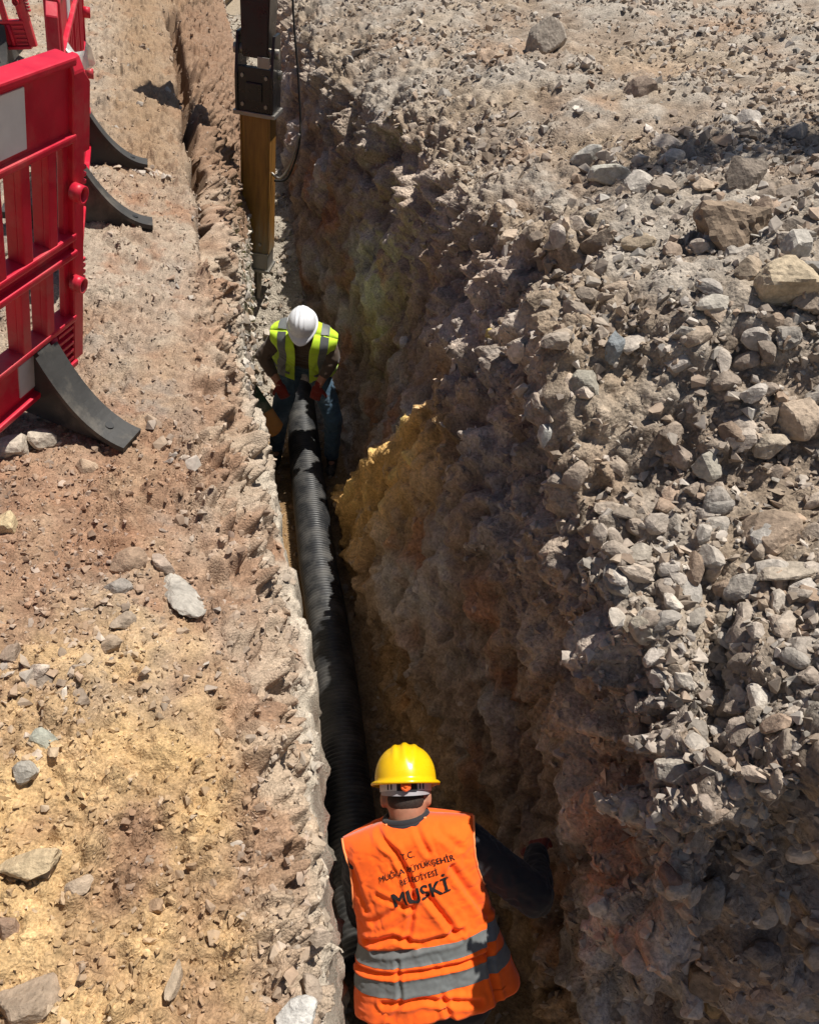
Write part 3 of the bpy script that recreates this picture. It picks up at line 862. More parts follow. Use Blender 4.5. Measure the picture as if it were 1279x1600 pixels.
DUST = (.38, .30, .22)
MAT['red'] = plain("red_plastic", (.56, .011, .036), .42, (.50, .17, .14), (.50, .82), 9, bump=.15)
MAT['foot'] = plain("black_recycled_plastic", (.045, .043, .040), .6, (.22, .19, .15), (.50, .8), 9, bump=.5)
MAT['reflect'] = plain("reflective_sheeting", (.72, .71, .72), .35, (.5, .45, .42), (.55, .9), 10, var=.08)
MAT['reflect_grey'] = plain("worn_reflective_patch", (.52, .50, .50), .4, (.45, .3, .28), (.5, .9), 10)
MAT['black_steel'] = plain("black_painted_steel", (.010, .010, .011), .32, (.16, .13, .10), (.64, .9), 9, bump=.3, spec=.5)
MAT['bare_steel'] = plain("worn_steel", (.30, .28, .25), .42, (.33, .25, .16), (.5, .75), 10, metallic=.6, bump=.3)
MAT['hammer'] = None
def hammer_mat():
    t = NT("scuffed_yellow_paint")
    tc = t.n("ShaderNodeTexCoord"); mp = t.n("ShaderNodeMapping"); mp.inputs["Scale"].default_value = (9, 9, 1.3)
    t.l(tc.outputs["Object"], mp.inputs["Vector"])
    n1 = t.noise(1.2, 6, .7, mp.outputs[0]); n2 = t.noise(3.0, 5, .65, mp.outputs[0])
    sep = t.n("ShaderNodeSeparateXYZ"); t.l(tc.outputs["Object"], sep.inputs[0])
    lowz = t.n("ShaderNodeMapRange"); t.l(sep.outputs[2], lowz.inputs[0])
    lowz.inputs[1].default_value = .9; lowz.inputs[2].default_value = .1; lowz.inputs[3].default_value = -.25; lowz.inputs[4].default_value = .3
    ad = t.n("ShaderNodeMath", operation='ADD'); t.l(n1, ad.inputs[0]); t.l(lowz.outputs[0], ad.inputs[1])
    c = t.mix(t.ramp(n2, [(.35, 0.0), (.7, 1.0)]), (.36, .165, .028), (.19, .085, .018))
    c = t.mix(t.ramp(ad.outputs[0], [(.48, 0.0), (.70, .92)]), c, (.25, .20, .13))
    t.l(c, t.b.inputs["Base Color"]); t.b.inputs["Roughness"].default_value = .5
    t.bump(n2, .3, .004)
    return t.m
MAT['hammer'] = hammer_mat()
MAT['rubber'] = plain("black_rubber", (.02, .02, .02), .55, DUST, (.6, .85), 14)

# ------------------------------------------------------------------ plastic barriers
def make_barrier(L, feet, label, group):
    """Origin at the middle of the near bottom corner; local X along the length, Y through the panel (-Y towards the trench), Z up."""
    root = empty("plastic_barrier")
    tag(root, label, "barrier", group)
    red = MAT['red']
    def rail(name, z0, z1, lip):
        bm = bmesh.new()
        box(bm, (.05, -.014, z0 + .004), (L - .05, .014, z1 - .004), .003)
        box(bm, (.048, -.034, z1 - .022), (L - .048, .034, z1), .006)
        box(bm, (.048, -.034 - lip, z0), (L - .048, .034 + lip, z0 + .022), .006)
        return bm_obj(name, bm, red, root)
    top = rail("top_rail", .85, 1.07, 0)
    rail("middle_rail", .50, .575, .004)
    bot = rail("bottom_rail", .085, .285, .006)
    # end posts with a slanted head
    for x0, x1, sgn in ((0, .062, -1), (L - .062, L, 1)):
        bm = bmesh.new()
        out = [(-.030, .10), (.030, .10), (.030, 1.03), (.012, 1.062), (-.012, 1.062), (-.030, 1.03)]
        extrude_outline(bm, out, 'x', x0, x1)
        bmesh.ops.bevel(bm, geom=bm.edges[:], offset=.004, segments=1, affect='EDGES')
        bm_obj("end_post", bm, red, root)
        # coupling lug, rib stack and round sockets
        xo = x0 if sgn < 0 else x1
        bm = bmesh.new()
        a, b = sorted((xo, xo + sgn * .045))
        pts = [(a, .80), (b, .80), (b, .99), (a, 1.03)] if sgn > 0 else [(a, .80), (b, .80), (b, 1.03), (a, .99)]
        extrude_outline(bm, pts, 'y', -.022, .022)
        bmesh.ops.bevel(bm, geom=bm.edges[:], offset=.003, segments=1, affect='EDGES')
        bm_obj("coupling_lug", bm, red, root)
        for zc in (.70, .40):
            bm = bmesh.new()
            for k in range(6): box(bm, (min(xo, xo + sgn * .030), -.020, zc - .062 + k * .022), (max(xo, xo + sgn * .030), .020, zc - .050 + k * .022), .002)
            bm_obj("hinge_rib", bm, red, root)
            bm = bmesh.new()
            r = bmesh.ops.create_cone(bm, cap_ends=False, segments=24, radius1=.027, radius2=.027, depth=.04, matrix=Matrix.Translation((x0 + .031 - sgn * .030, -.046, zc + .01)) @ Matrix.Rotation(R(90), 4, 'X'))
            bmesh.ops.solidify(bm, geom=bm.faces[:], thickness=.006)
            bm_obj("socket", bm, red, root, True)
    # upright bars in the two rows of openings
    n = max(2, int(round((L - .12) / .135)))
    st = (L - .124) / n
    for row, (z0, z1) in enumerate(((.280, .505), (.570, .855))):
        for k in range(1, n):
            if (k + row) % 4 == 3: continue
            xc = .062 + k * st + (.02 if row else -.01)
            bm = bmesh.new()
            w = .022
            box(bm, (xc - w, -.030, z0), (xc + w, -.008, z1), .004)
            box(bm, (xc - w, -.009, z0), (xc - w + .012, .028, z1), .003)
            box(bm, (xc + w - .012, -.009, z0), (xc + w, .028, z1), .003)
            bm_obj("bar", bm, red, root)
    # broad webs beside the posts
    for xa, xb in ((.06, .088), (L - .088, L - .06)):
        bm = bmesh.new(); box(bm, (xa, -.010, .28), (xb, .010, .86), .002); bm_obj("web", bm, red, root)
    # louvres at the ends of the bottom rail
    for xa, xb in ((.065, .16), (L - .16, L - .065)):
        for k in range(5):
            bm = bmesh.new(); box(bm, (xa, -.030, .115 + k * .031), (xb, -.012, .127 + k * .031), .002)
            bm_obj("louvre", bm, red, bot)
    # reflective sheeting, and a drain stub under it
    x = L - .28 - .26 - .5 * int((L - .9) / .5)
    while x < L - .5:
        bm = bmesh.new(); box(bm, (x, -.0185, .885), (x + .26, -.0145, 1.035)); bm_obj("reflective_strip", bm, MAT['reflect'], top)
        x += .50
    for xa in (.26, L - .38):
        bm = bmesh.new(); box(bm, (xa, -.0185, .125), (xa + .10, -.0145, .245)); bm_obj("reflective_patch", bm, MAT['reflect_grey'], bot)
    for xa in (.19, L - .19):
        bm = bmesh.new(); cyl(bm, (xa, -.024, .115), (xa, -.024, .26), .017, .017, 14); bm_obj("drain_stub", bm, red, bot, True)
    # curved black feet
    for fx in feet:
        prof = []
        S = 14
        hh, reach = .25, .38
        top_r = [(.045 + (reach - .045) * (k / S), .03 + (hh - .03) * (1 - k / S) ** 2.1) for k in range(S + 1)]
        pts = [(-p[0], p[1]) for p in reversed(top_r)] + [(-.03, hh + .015), (.03, hh + .015)] + top_r + [(reach, 0), (-reach, 0)]
        bm = bmesh.new()
        extrude_outline(bm, pts, 'x', fx - .036, fx + .036)
        ft = bm_obj("foot", bm, MAT['foot'], root)
        # the broad flange along its curved back
        for sg in (-1, 1):
            bm = bmesh.new()
            up_ = [(sg * p[0], p[1] + .010) for p in top_r]; lo_ = [(sg * p[0], p[1] - .010) for p in top_r]
            o2 = up_ + lo_[::-1]
            extrude_outline(bm, o2 if sg > 0 else o2[::-1], 'x', fx - .064, fx + .064)
            bm_obj("foot_flange", bm, MAT['foot'], ft)
            bm = bmesh.new()
            k = 10
            cyl(bm, (fx, sg * top_r[k][0], top_r[k][1] - .01), (fx, sg * (top_r[k][0] + .004), top_r[k][1] + .0125), .016, .016, 16)
            bm_obj("bolt_hole", bm, MAT['rubber'], ft)
    return root

def place_barrier(root, origin, xdir, updir):
    ex = Vector(xdir).normalized(); ez = Vector(updir); ez = (ez - ex * ez.dot(ex)).normalized(); ey = ez.cross(ex)
    M = Matrix((ex, ey, ez)).transposed().to_4x4() @ Matrix.Diagonal((1, 1, 1.125, 1)); M.translation = Vector(origin)
    root.matrix_world = M

bA = make_barrier(2.0, (.32, 1.74), "near red plastic barrier leaning towards the trench, cut by the left edge", "red plastic barriers left of the trench")
ex = Vector((.24, .96, -.02)).normalized()
place_barrier(bA, Vector((-1.335, 2.66, 2.60)) - ex * 2.0, ex, (.32, .06, .95))
bB = make_barrier(2.2, (.80, 1.86), "red plastic barrier behind the near one, seen almost edge-on", "red plastic barriers left of the trench")
place_barrier(bB, (-1.60, 3.45, 2.60), (-.27, .96, 0), (.20, .02, .97))
bC = make_barrier(2.0, (.32, 1.72), "far red plastic barrier in the top left corner with white sheeting", "red plastic barriers left of the trench")
place_barrier(bC, (-5.35, 7.75, 2.62), (.98, .12, 0), (.02, -.04, 1))

# ------------------------------------------------------------------ hydraulic breaker hanging from an excavator arm
def breaker():
    root = empty("hydraulic_breaker", (-1.475, 7.05, .88), (R(-2), R(7.2), R(-6)))
    root.scale = (.88, .88, 1.06)
    tag(root, "scuffed yellow hydraulic breaker on a black excavator bracket, standing on its chisel", "excavator arm")
    bm = bmesh.new(); cyl(bm, (0, 0, -.14), (0, 0, .22), .035, .045, 20); bm_obj("chisel", bm, MAT['bare_steel'], root, False)
    bm = bmesh.new(); box(bm, (-.155, -.15, .18), (.155, .15, .205), .004); box(bm, (-.135, -.13, .20), (.135, .13, .335), .008)
    sh = bm_obj("wear_shoe", bm, MAT['bare_steel'], root)
    bm = bmesh.new(); box(bm, (-.142, -.137, .335), (.142, .137, .35), .003); bm_obj("shoe_rim", bm, MAT['bare_steel'], sh)
    bm = bmesh.new(); box(bm, (-.13, -.12, .345), (.13, .12, 1.46), .010); hs = bm_obj("housing", bm, MAT['hammer'], root)
    for sx in (-1, 1):
        bm = bmesh.new(); box(bm, (sx * .138 - .008, -.125, .35), (sx * .138 + .008, .125, 1.46), .003); bm_obj("side_plate", bm, MAT['hammer'], hs)
    for sx in (-.05, .05):
        bm = bmesh.new(); cyl(bm, (sx, -.118, .43), (sx, -.135, .43), .017, .017, 6); bm_obj("bolt", bm, MAT['bare_steel'], hs)
    # black bracket: base plate, two cheeks, cross tube and pins
    bm = bmesh.new(); box(bm, (-.20, -.17, 1.46), (.20, .17, 1.49), .004); br = bm_obj("base_plate", bm, MAT['bare_steel'], root)
    for sx in (-1, 1):
        bm = bmesh.new()
        pts = [(-.16, 1.49), (.16, 1.49), (.17, 1.75), (.10, 2.02), (-.10, 2.02), (-.17, 1.75)]
        extrude_outline(bm, pts, 'x', sx * .165 - .014, sx * .165 + .014)
        bmesh.ops.bevel(bm, geom=bm.edges[:], offset=.004, segments=1, affect='EDGES')
        bm_obj("cheek_plate", bm, MAT['black_steel'], root)
    bm = bmesh.new(); box(bm, (-.152, -.15, 1.49), (.152, -.125, 1.80), .004)
    fp = bm_obj("front_plate", bm, MAT['black_steel'], root)
    for sx in (-.11, .11):
        for z in (1.54, 1.74):
            bm = bmesh.new(); cyl(bm, (sx, -.148, z), (sx, -.166, z), .016, .016, 6); bm_obj("bolt", bm, MAT['bare_steel'], fp)
    bm = bmesh.new(); box(bm, (-.075, -.172, 1.57), (.075, -.148, 1.70), .008); bm_obj("cover_plate", bm, MAT['black_steel'], fp)
    for z, y in ((1.74, .06), (1.90, -.06)):
        bm = bmesh.new(); cyl(bm, (-.21, y, z), (.21, y, z), .035, .035, 20); bm_obj("pin", bm, MAT['bare_steel'], root, False)
    # the arm it hangs from
    bm = bmesh.new()
    sec = [(Vector((0, .0, 1.86)), .120, .13), (Vector((0, .04, 2.3)), .135, .17), (Vector((0, .5, 3.6)), .15, .20), (Vector((0, 1.4, 5.4)), .16, .24)]
    rings = []
    for c, w, h in sec:
        rings.append([bm.verts.new(c + Vector((sx * w, sy * h, 0))) for sx, sy in ((-1, -1), (1, -1), (1, 1), (-1, 1))])
    for i in range(len(rings) - 1):
        for k in range(4): bm.faces.new((rings[i][k], rings[i][(k + 1) % 4], rings[i + 1][(k + 1) % 4], rings[i + 1][k]))
    bm.faces.new(rings[0][::-1]); bm.faces.new(rings[-1])
    bmesh.ops.bevel(bm, geom=bm.edges[:], offset=.012, segments=2, affect='EDGES')
    bm_obj("dipper_arm", bm, MAT['black_steel'], root)
    bm = bmesh.new(); box(bm, (.03, -.160, 1.805), (.14, -.148, 1.88), .004); bm_obj("highlight_plate", bm, MAT['bare_steel'], fp)  # pale steel piece standing in for a greyish highlight on the bracket
    def hose(pts, r, m=MAT['rubber']):
        p = np.array(pts, float); tt = np.linspace(0, len(p) - 1, 40)
        # Catmull-Rom
        out = []
        for t_ in tt:
            i = min(int(t_), len(p) - 2); f = t_ - i
            p0, p1, p2, p3 = p[max(i - 1, 0)], p[i], p[i + 1], p[min(i + 2, len(p) - 1)]
            out.append(.5 * ((2 * p1) + (-p0 + p2) * f + (2 * p0 - 5 * p1 + 4 * p2 - p3) * f * f + (-p0 + 3 * p1 - 3 * p2 + p3) * f ** 3))
        bm = bmesh.new(); tube(bm, out, r, 10); return bm_obj("hose", bm, m, root, True)
    hose([(.16, .02, .95), (.30, .02, 1.0), (.40, .05, 1.3), (.36, .1, 1.7), (.28, .14, 2.2), (.22, .2, 2.9)], .010)
    hose([(.145, -.03, 1.02), (.24, -.06, 1.0), (.33, -.03, 1.12), (.40, .02, 1.35)], .012, MAT['bare_steel'])
breaker()

# ------------------------------------------------------------------ people
def capsule(bm, p0, p1, r0, r1, seg=16, flat=None):
    p0 = Vector(p0); p1 = Vector(p1); d = p1 - p0; L_ = d.length
    if L_ < 1e-5: d = Vector((0, 0, 1))
    d.normalize()
    a = d.orthogonal().normalized(); b = d.cross(a)
    prof = []
    for k in range(1, 6): th = math.pi / 2 * (1 - k / 5); prof.append((-r0 * math.sin(th), r0 * math.cos(th)))
    for k in range(0, 5): th = math.pi / 2 * (k / 5); prof.append((L_ + r1 * math.sin(th), r1 * math.cos(th)))
    rings = [[bm.verts.new(p0 + d * t + (a * math.cos(2 * math.pi * k / seg) + b * math.sin(2 * math.pi * k / seg)) * r) for k in range(seg)] for t, r in prof]
    t0 = bm.verts.new(p0 - d * r0); t1 = bm.verts.new(p1 + d * r1)
    for k in range(seg):
        bm.faces.new((t0, rings[0][(k + 1) % seg], rings[0][k])); bm.faces.new((t1, rings[-1][k], rings[-1][(k + 1) % seg]))
    for i in range(len(rings) - 1):
        for k in range(seg): bm.faces.new((rings[i][k], rings[i][(k + 1) % seg], rings[i + 1][(k + 1) % seg], rings[i + 1][k]))

def ell(bm, c, M3, r):
    """Ellipsoid at c with axes given by the columns of M3 and half sizes r."""
    M = Matrix.Translation(Vector(c)) @ M3.to_4x4() @ Matrix.Diagonal((*r, 1))
    bmesh.ops.create_icosphere(bm, subdivisions=3, radius=1.0, matrix=M)

def fuse(name, bm, mat, parent, voxel=.009, smooth_it=6, wrinkle=None, wscale=18, warp=(1, 1, 1)):
    """Grow one continuous surface over the shapes in bm."""
    me = bpy.data.meshes.new(name + "_cage"); bmesh.ops.recalc_face_normals(bm, faces=bm.faces[:]); bm.to_mesh(me); bm.free()
    tmp = bpy.data.objects.new("tmp", me); COL.objects.link(tmp)
    m = tmp.modifiers.new("r", 'REMESH'); m.mode = 'VOXEL'; m.voxel_size = voxel
    s_ = tmp.modifiers.new("s", 'SMOOTH'); s_.factor = .5; s_.iterations = smooth_it
    dg = bpy.context.evaluated_depsgraph_get()
    out = bpy.data.meshes.new_from_object(tmp.evaluated_get(dg))
    bpy.data.objects.remove(tmp); bpy.data.meshes.remove(me)
    out.name = name
    n = len(out.vertices)
    if wrinkle:
        V = np.zeros(n * 3, np.float32); out.vertices.foreach_get("co", V); V = V.reshape(-1, 3)
        Nn = np.zeros(n * 3, np.float32); out.vertices.foreach_get("normal", Nn); Nn = Nn.reshape(-1, 3)
        w = np.array(warp, np.float32)
        f = 1 - np.abs(fbm(V * w, wscale, 2, 7)) * 2.2
        V = V + Nn * (wrinkle * (f - .4))[:, None] + Nn * (wrinkle * .8 * fbm(V, wscale * .5, 2, 8))[:, None]
        out.vertices.foreach_set("co", V.ravel())
    out.polygons.foreach_set("use_smooth", np.ones(len(out.polygons), bool))
    out.materials.clear()
    out.update()
    return link(name, out, mat, parent)

def cloth_mat(name, col, dirt=None, amt=(.55, .85), rough=.85, weave=900):
    t = NT(name)
    geo = t.n("ShaderNodeNewGeometry")
    n1 = t.noise(9, 5, .65, geo.outputs["Position"]); n2 = t.noise(weave, 2, .5, geo.outputs["Position"])
    c = t.mix(1.0, col, t.ramp(n1, [(.3, .85), (.7, 1.12)]), 'MULTIPLY')
    if dirt: c = t.mix(t.ramp(t.noise(5, 6, .7, geo.outputs["Position"]), [(amt[0], 0.0), (amt[1], .8)]), c, dirt)
    t.l(c, t.b.inputs["Base Color"]); t.b.inputs["Roughness"].default_value = rough
    t.b.inputs["Specular IOR Level"].default_value = .2
    t.b.inputs["Sheen Weight"].default_value = .15
    t.bump(n2, .25, .0015)
    return t.m
MAT['skin'] = plain("skin", (.36, .17, .105), .55, None, scale=30, bump=.1, var=.12)
MAT['hair'] = plain("cropped_dark_hair", (.035, .025, .02), .8, None, scale=120, bump=.6, var=.5)
MAT['orange'] = cloth_mat("orange_mesh_cloth", (1.0, .135, .010), (.65, .09, .015), (.62, .98))
MAT['lime'] = cloth_mat("lime_cloth", (.55, .80, .045), (.4, .42, .1), (.6, .95))
MAT['band'] = cloth_mat("silver_tape", (.145, .155, .155), (.12, .12, .12), (.5, .8), .45)
MAT['piping'] = cloth_mat("pale_orange_piping", (.95, .30, .10))
MAT['black_cloth'] = cloth_mat("black_cloth", (.026, .026, .030))
MAT['brown_cloth'] = cloth_mat("brown_shirt", (.085, .06, .045))
MAT['jeans'] = cloth_mat("dark_blue_jeans", (.055, .10, .15), (.19, .25, .30), (.52, .78))
MAT['glove'] = cloth_mat("dark_red_glove", (.16, .020, .014))
MAT['boot'] = plain("dusty_boot", (.035, .03, .028), .7, (.30, .25, .2), (.5, .75), 18)
MAT['ink'] = cloth_mat("black_print", (.012, .010, .010))
MAT['yellow_shell'] = plain("yellow_helmet_shell", (.86, .52, .006), .22, None, scale=14, spec=.5, var=.05)
MAT['white_shell'] = plain("white_helmet_shell", (.80, .81, .84), .28, (.6, .58, .55), (.62, .9), scale=14, spec=.5, var=.04)
MAT['grey_plastic'] = plain("grey_harness", (.36, .34, .36), .5, None, var=.1)
MAT['white_plastic'] = plain("white_harness", (.68, .68, .68), .45, None, var=.08)
MAT['orange_plastic'] = plain("orange_knob", (.85, .14, .02), .4, None, var=.05)

def hand(bm, wrist, d, n, thumb_side, curl=.55, grow=0.0):
    """Palm, four unequal bent fingers and a thumb. d: along the hand, n: out of the back of the hand."""
    wrist = Vector(wrist); d = Vector(d).normalized(); n = Vector(n); n = (n - d * n.dot(d)).normalized(); s_ = d.cross(n) * thumb_side
    capsule(bm, wrist - d * .02, wrist + d * .03, .027 + grow, .028 + grow)
    for k, o in enumerate((.030, .010, -.010, -.030)):
        capsule(bm, wrist + d * .025 + s_ * o * .8, wrist + d * .085 + s_ * o, .016 + grow, .0125 + grow)
    for k, (o, ln) in enumerate(((.031, .072), (.0105, .080), (-.0105, .075), (-.031, .058))):
        p = wrist + d * .088 + s_ * o; dirv = d.copy(); ang = 0
        for j, fr in enumerate((.42, .33, .25)):
            ang += curl * (.8 + .15 * k / 3)
            dirv = (d * math.cos(ang) - n * math.sin(ang) + s_ * o * .8).normalized()
            q_ = p + dirv * ln * fr * 1.15
            capsule(bm, p, q_, .0098 - .0006 * j + grow, .0092 - .0006 * j + grow, 12); p = q_
    p = wrist + d * .030 + s_ * .030
    for j, (ln, out) in enumerate(((.040, .9), (.032, .55), (.024, .3))):
        dirv = (d * .75 + s_ * out - n * (.25 + .25 * j)).normalized(); q_ = p + dirv * ln
        capsule(bm, p, q_, .0125 - .001 * j + grow, .0115 - .001 * j + grow, 12); p = q_

def head_shapes(bm, c, M3):
    """M3 columns: right, forward, up."""
    r_, f_, u_ = (Vector(M3.col[k]) for k in range(3)); c = Vector(c)
    ell(bm, c + u_ * .025 - f_ * .012, M3, (.077, .094, .092))
    ell(bm, c - u_ * .035 + f_ * .022, M3, (.062, .072, .078))
    ell(bm, c - u_ * .088 + f_ * .060, M3, (.028, .024, .022))
    capsule(bm, c + f_ * .092 + u_ * .012, c + f_ * .112 - u_ * .026, .009, .014, 10)
    capsule(bm, c + f_ * .086 + u_ * .030 - r_ * .035, c + f_ * .086 + u_ * .030 + r_ * .035, .010, .010, 10)
    capsule(bm, c + f_ * .088 - u_ * .055 - r_ * .018, c + f_ * .088 - u_ * .055 + r_ * .018, .009, .009, 10)
    for sg in (-1, 1):
        ell(bm, c + r_ * sg * .086 - f_ * .012 - u_ * .024, M3, (.013, .024, .034))
        ell(bm, c + r_ * sg * .078 - f_ * .004 - u_ * .036, M3, (.010, .012, .012))

def helmet(parent, c, M3, mat, harness, k_=1.0):
    """Shell with ridges, rain gutter brim and peak; harness, strap and ratchet under it. c: centre of the head opening."""
    root = None
    nt, nphi = 96, 26
    r_, f_, u_ = (np.array(M3.col[k]) for k in range(3)); c = np.array(c, float)
    V = []; 
    for j in range(nphi + 4):
        for i in range(nt):
            th = 2 * math.pi * i / nt
            cx, cy = math.cos(th), math.sin(th)       # cx right, cy forward
            front = max(0.0, cy)
            if j <= nphi:
                ph = math.pi / 2 * (1 - j / nphi)      # 90 deg at the crown, 0 at the rim
                k = math.cos(ph) ** .86; h = math.sin(ph) ** .92
                x, y, z = .118 * k * cx, .142 * k * cy, .132 * h
                # three raised ribs running front to back
                rib = 0
                for xo, wd, ht in ((0, .012, .007), (-.040, .009, .005), (.040, .009, .005)):
                    rib += ht * math.exp(-((x - xo) / wd) ** 4) * (h > .35) * min(1, (h - .35) / .2) 
                z += rib; 
            else:
                q_ = j - nphi
                out = (.000, .009, .016, .013)[q_]; dn = (.0, -.004, -.010, -.018)[q_]
                pk = .045 * front ** 3 * (q_ / 3 if q_ < 3 else 1)
                x = (.118 + out) * cx; y = (.142 + out) * cy + pk; z = dn - .012 * front ** 2 * (q_ > 1)
            V.append(c + (r_ * x + f_ * y + u_ * z) * k_)
    V = np.array(V); rows_ = nphi + 4
    idx = np.arange(rows_ * nt).reshape(rows_, nt)
    F = np.stack([idx[:-1], idx[1:], np.roll(idx, -1, 1)[1:], np.roll(idx, -1, 1)[:-1]], -1).reshape(-1, 4)
    me = np_mesh("helmet", V, F, True)
    o = link("helmet", me, mat, parent)
    so = o.modifiers.new("thick", 'SOLIDIFY'); so.thickness = .004; so.offset = -1
    def arc(name, z0, z1, rx, ry, a0, a1, m, lean=0.0, th=.004):
        n = 40; bm = bmesh.new(); vs = []
        for k in range(n + 1):
            a = a0 + (a1 - a0) * k / n
            for rr, zz in ((0, z0), (0, z1), (-th, z1), (-th, z0)):
                zt = zz + lean * math.sin(a)
                vs.append(bm.verts.new(Vector(c + r_ * (rx + rr) * math.cos(a) + f_ * (ry + rr) * math.sin(a) + u_ * zt)))
        for k in range(n):
            for e in range(4):
                bm.faces.new((vs[4 * k + e], vs[4 * k + (e + 1) % 4], vs[4 * k + 4 + (e + 1) % 4], vs[4 * k + 4 + e]))
        bm.faces.new(vs[0:4]); bm.faces.new(vs[-4:][::-1])
        return bm_obj(name, bm, m, o, False)
    if harness:
        arc("headband", -.040, -.010, .099, .120, 0, 2 * math.pi, MAT['white_plastic'])
        arc("nape_strap", -.050, -.030, .0945, .1165, R(180), R(360), MAT['grey_plastic'], .010)
        arc("ratchet_plate", -.042, -.008, .102, .124, R(252), R(296), MAT['black_cloth'])
        bm = bmesh.new()
        kp = Vector(c - f_ * .124 - u_ * .025 + r_ * .003)
        cyl(bm, kp, kp - Vector(f_) * .016, .023, .020, 6); bmesh.ops.bevel(bm, geom=bm.edges[:], offset=.0025, segments=2, affect='EDGES')
        kn = bm_obj("ratchet_knob", bm, MAT['orange_plastic'], o)
        bm = bmesh.new(); cyl(bm, kp - Vector(f_) * .015, kp - Vector(f_) * .020, .009, .008, 12); bm_obj("knob_cap", bm, MAT['orange_plastic'], kn, True)
        for a in (R(302), R(311), R(237), R(228)):
            arc("strap_slot", -.036, -.014, .1005, .1215, a, a + R(3), MAT['black_cloth'])
    return o

class Vest:
    """Surface of a sleeveless vest in the body's frame: x across, h up the spine from the hem."""
    def __init__(s, O, er, eu, eb, a, b, w_top, folds, htop=.69, hshoulder=.60, arm=.40, noise=.006, flip=1, seed=1):
        s.O = np.array(O, float); s.er, s.eu, s.eb = (np.array(v, float) for v in (er, eu, eb))
        s.a, s.b, s.w_top, s.folds, s.htop_, s.hsh, s.arm, s.noise, s.seed = a, b, w_top, folds, htop, hshoulder, arm, noise, seed
    def A(s, h): return np.interp(h, *zip(*s.a))
    def B(s, h): return np.interp(h, *zip(*s.b))
    def top(s, x, neck=.0):
        ax = np.abs(x)
        t_ = np.where(ax < .075, s.htop_ - neck * (1 - (ax / .075) ** 2), s.htop_ - (s.htop_ - s.hsh) * np.clip((ax - .075) / (s.w_top - .075), 0, 1.3))
        return t_
    def half(s, h):
        """Lateral half extent of the panel at height h (armholes cut in above s.arm)."""
        full = s.A(h)
        cut = s.w_top - .018 * np.sin(np.clip((h - s.arm) / (s.hsh - s.arm), 0, 1) * np.pi)
        k = sstep(h, s.arm - .01, s.arm + .05)
        return full * (1 - k) + np.minimum(full * .98, cut) * k
    def disp(s, x, h):
        d = np.zeros_like(x)
        for pts, dep, wid in s.folds:
            best = np.full(x.shape, 9.0)
            for (xa, ha), (xb, hb) in zip(pts[:-1], pts[1:]):
                vx, vh = xb - xa, hb - ha
                t_ = np.clip(((x - xa) * vx + (h - ha) * vh) / (vx * vx + vh * vh), 0, 1)
                best = np.minimum(best, np.hypot(x - xa - t_ * vx, h - ha - t_ * vh))
            d += -dep * np.exp(-(best / wid) ** 2) + .55 * dep * np.exp(-((best - 1.9 * wid) / wid) ** 2)
        q_ = np.stack([x * 1.0, h * .55, np.zeros_like(x) + s.seed], -1).reshape(-1, 3).astype(np.float32)
        d += s.noise * fbm(q_, 11, 3, 3 + s.seed).reshape(x.shape) * 1.4
        rg = np.abs(fbm(q_ * np.array((1.0, 2.2, 1.0), np.float32) + .02 * fbm(q_, 9, 2, 9)[:, None], 13, 3, 31 + s.seed)).reshape(x.shape)
        d -= s.noise * .45 * np.clip(.22 - rg, 0, 1) * 4
        return d
    def point(s, x, h, off=0.0, side=1):
        a = np.maximum(s.A(h), 1e-3); sn = np.clip(x / a, -1, 1)
        cs = np.sqrt(np.clip(1 - np.abs(sn) ** 2.4, 0, 1))
        tp = s.top(x)
        roll = np.clip((tp - h) / .07, 0, 1)
        shr = .004 + (1 - .004) * np.sqrt(np.clip(1 - (1 - roll) ** 2, 0, 1))
        b = s.B(h) * cs * shr
        dd = s.disp(x, h) * (1 if side > 0 else .5)
        # approximate normal in the x-b plane
        nb = cs + .05; nx = sn * .7; ln = np.hypot(nb, nx); nb /= ln; nx /= ln
        xx = x + nx * (dd + off); bb = b + nb * (dd + off)
        hh = h + np.where(h < .03, .005 * np.sin(x * 27 + 1.3) + .004 * np.sin(x * 61), 0)
        return s.O + xx[..., None] * s.er + (side * bb)[..., None] * s.eb + (hh + off * (1 - shr))[..., None] * s.eu
    def grid(s, h0, h1, nu, nv, side, off=0.0, x0=-1, x1=1, to_top=False, neck=0.0):
        u = np.linspace(x0, x1, nu); v = np.linspace(0, 1, nv)
        Uu, Vv = np.meshgrid(u, v)
        if to_top:
            h = Vv * .66
            for _ in range(4):
                x = Uu * s.half(h); h = h0 + Vv ** .85 * (s.top(x, neck) - h0)
        else: h = h0 + Vv * (h1 - h0)
        x = Uu * s.half(h)
        return s.point(x, h, off, side)
    def mesh(s, name, pieces, mat, parent, thick=.004):
        VV, FF, b = [], [], 0
        for G, flip in pieces:
            nv, nu = G.shape[:2]; idx = np.arange(nv * nu).reshape(nv, nu) + b
            F = np.stack([idx[:-1, :-1], idx[:-1, 1:], idx[1:, 1:], idx[1:, :-1]], -1).reshape(-1, 4)
            if flip: F = F[:, ::-1]
            VV.append(G.reshape(-1, 3)); FF.append(F); b += nv * nu
        me = np_mesh(name, np.concatenate(VV), np.concatenate(FF), True)
        o = link(name, me, mat, parent)
        if thick:
            so = o.modifiers.new("thick", 'SOLIDIFY'); so.thickness = thick; so.offset = -1
        return o

def frame_from(eu, er_hint):
    eu = Vector(eu).normalized(); er = Vector(er_hint); er = (er - eu * er.dot(eu)).normalized()
    return er, eu, er.cross(eu)      # right, up, back(=right x up)

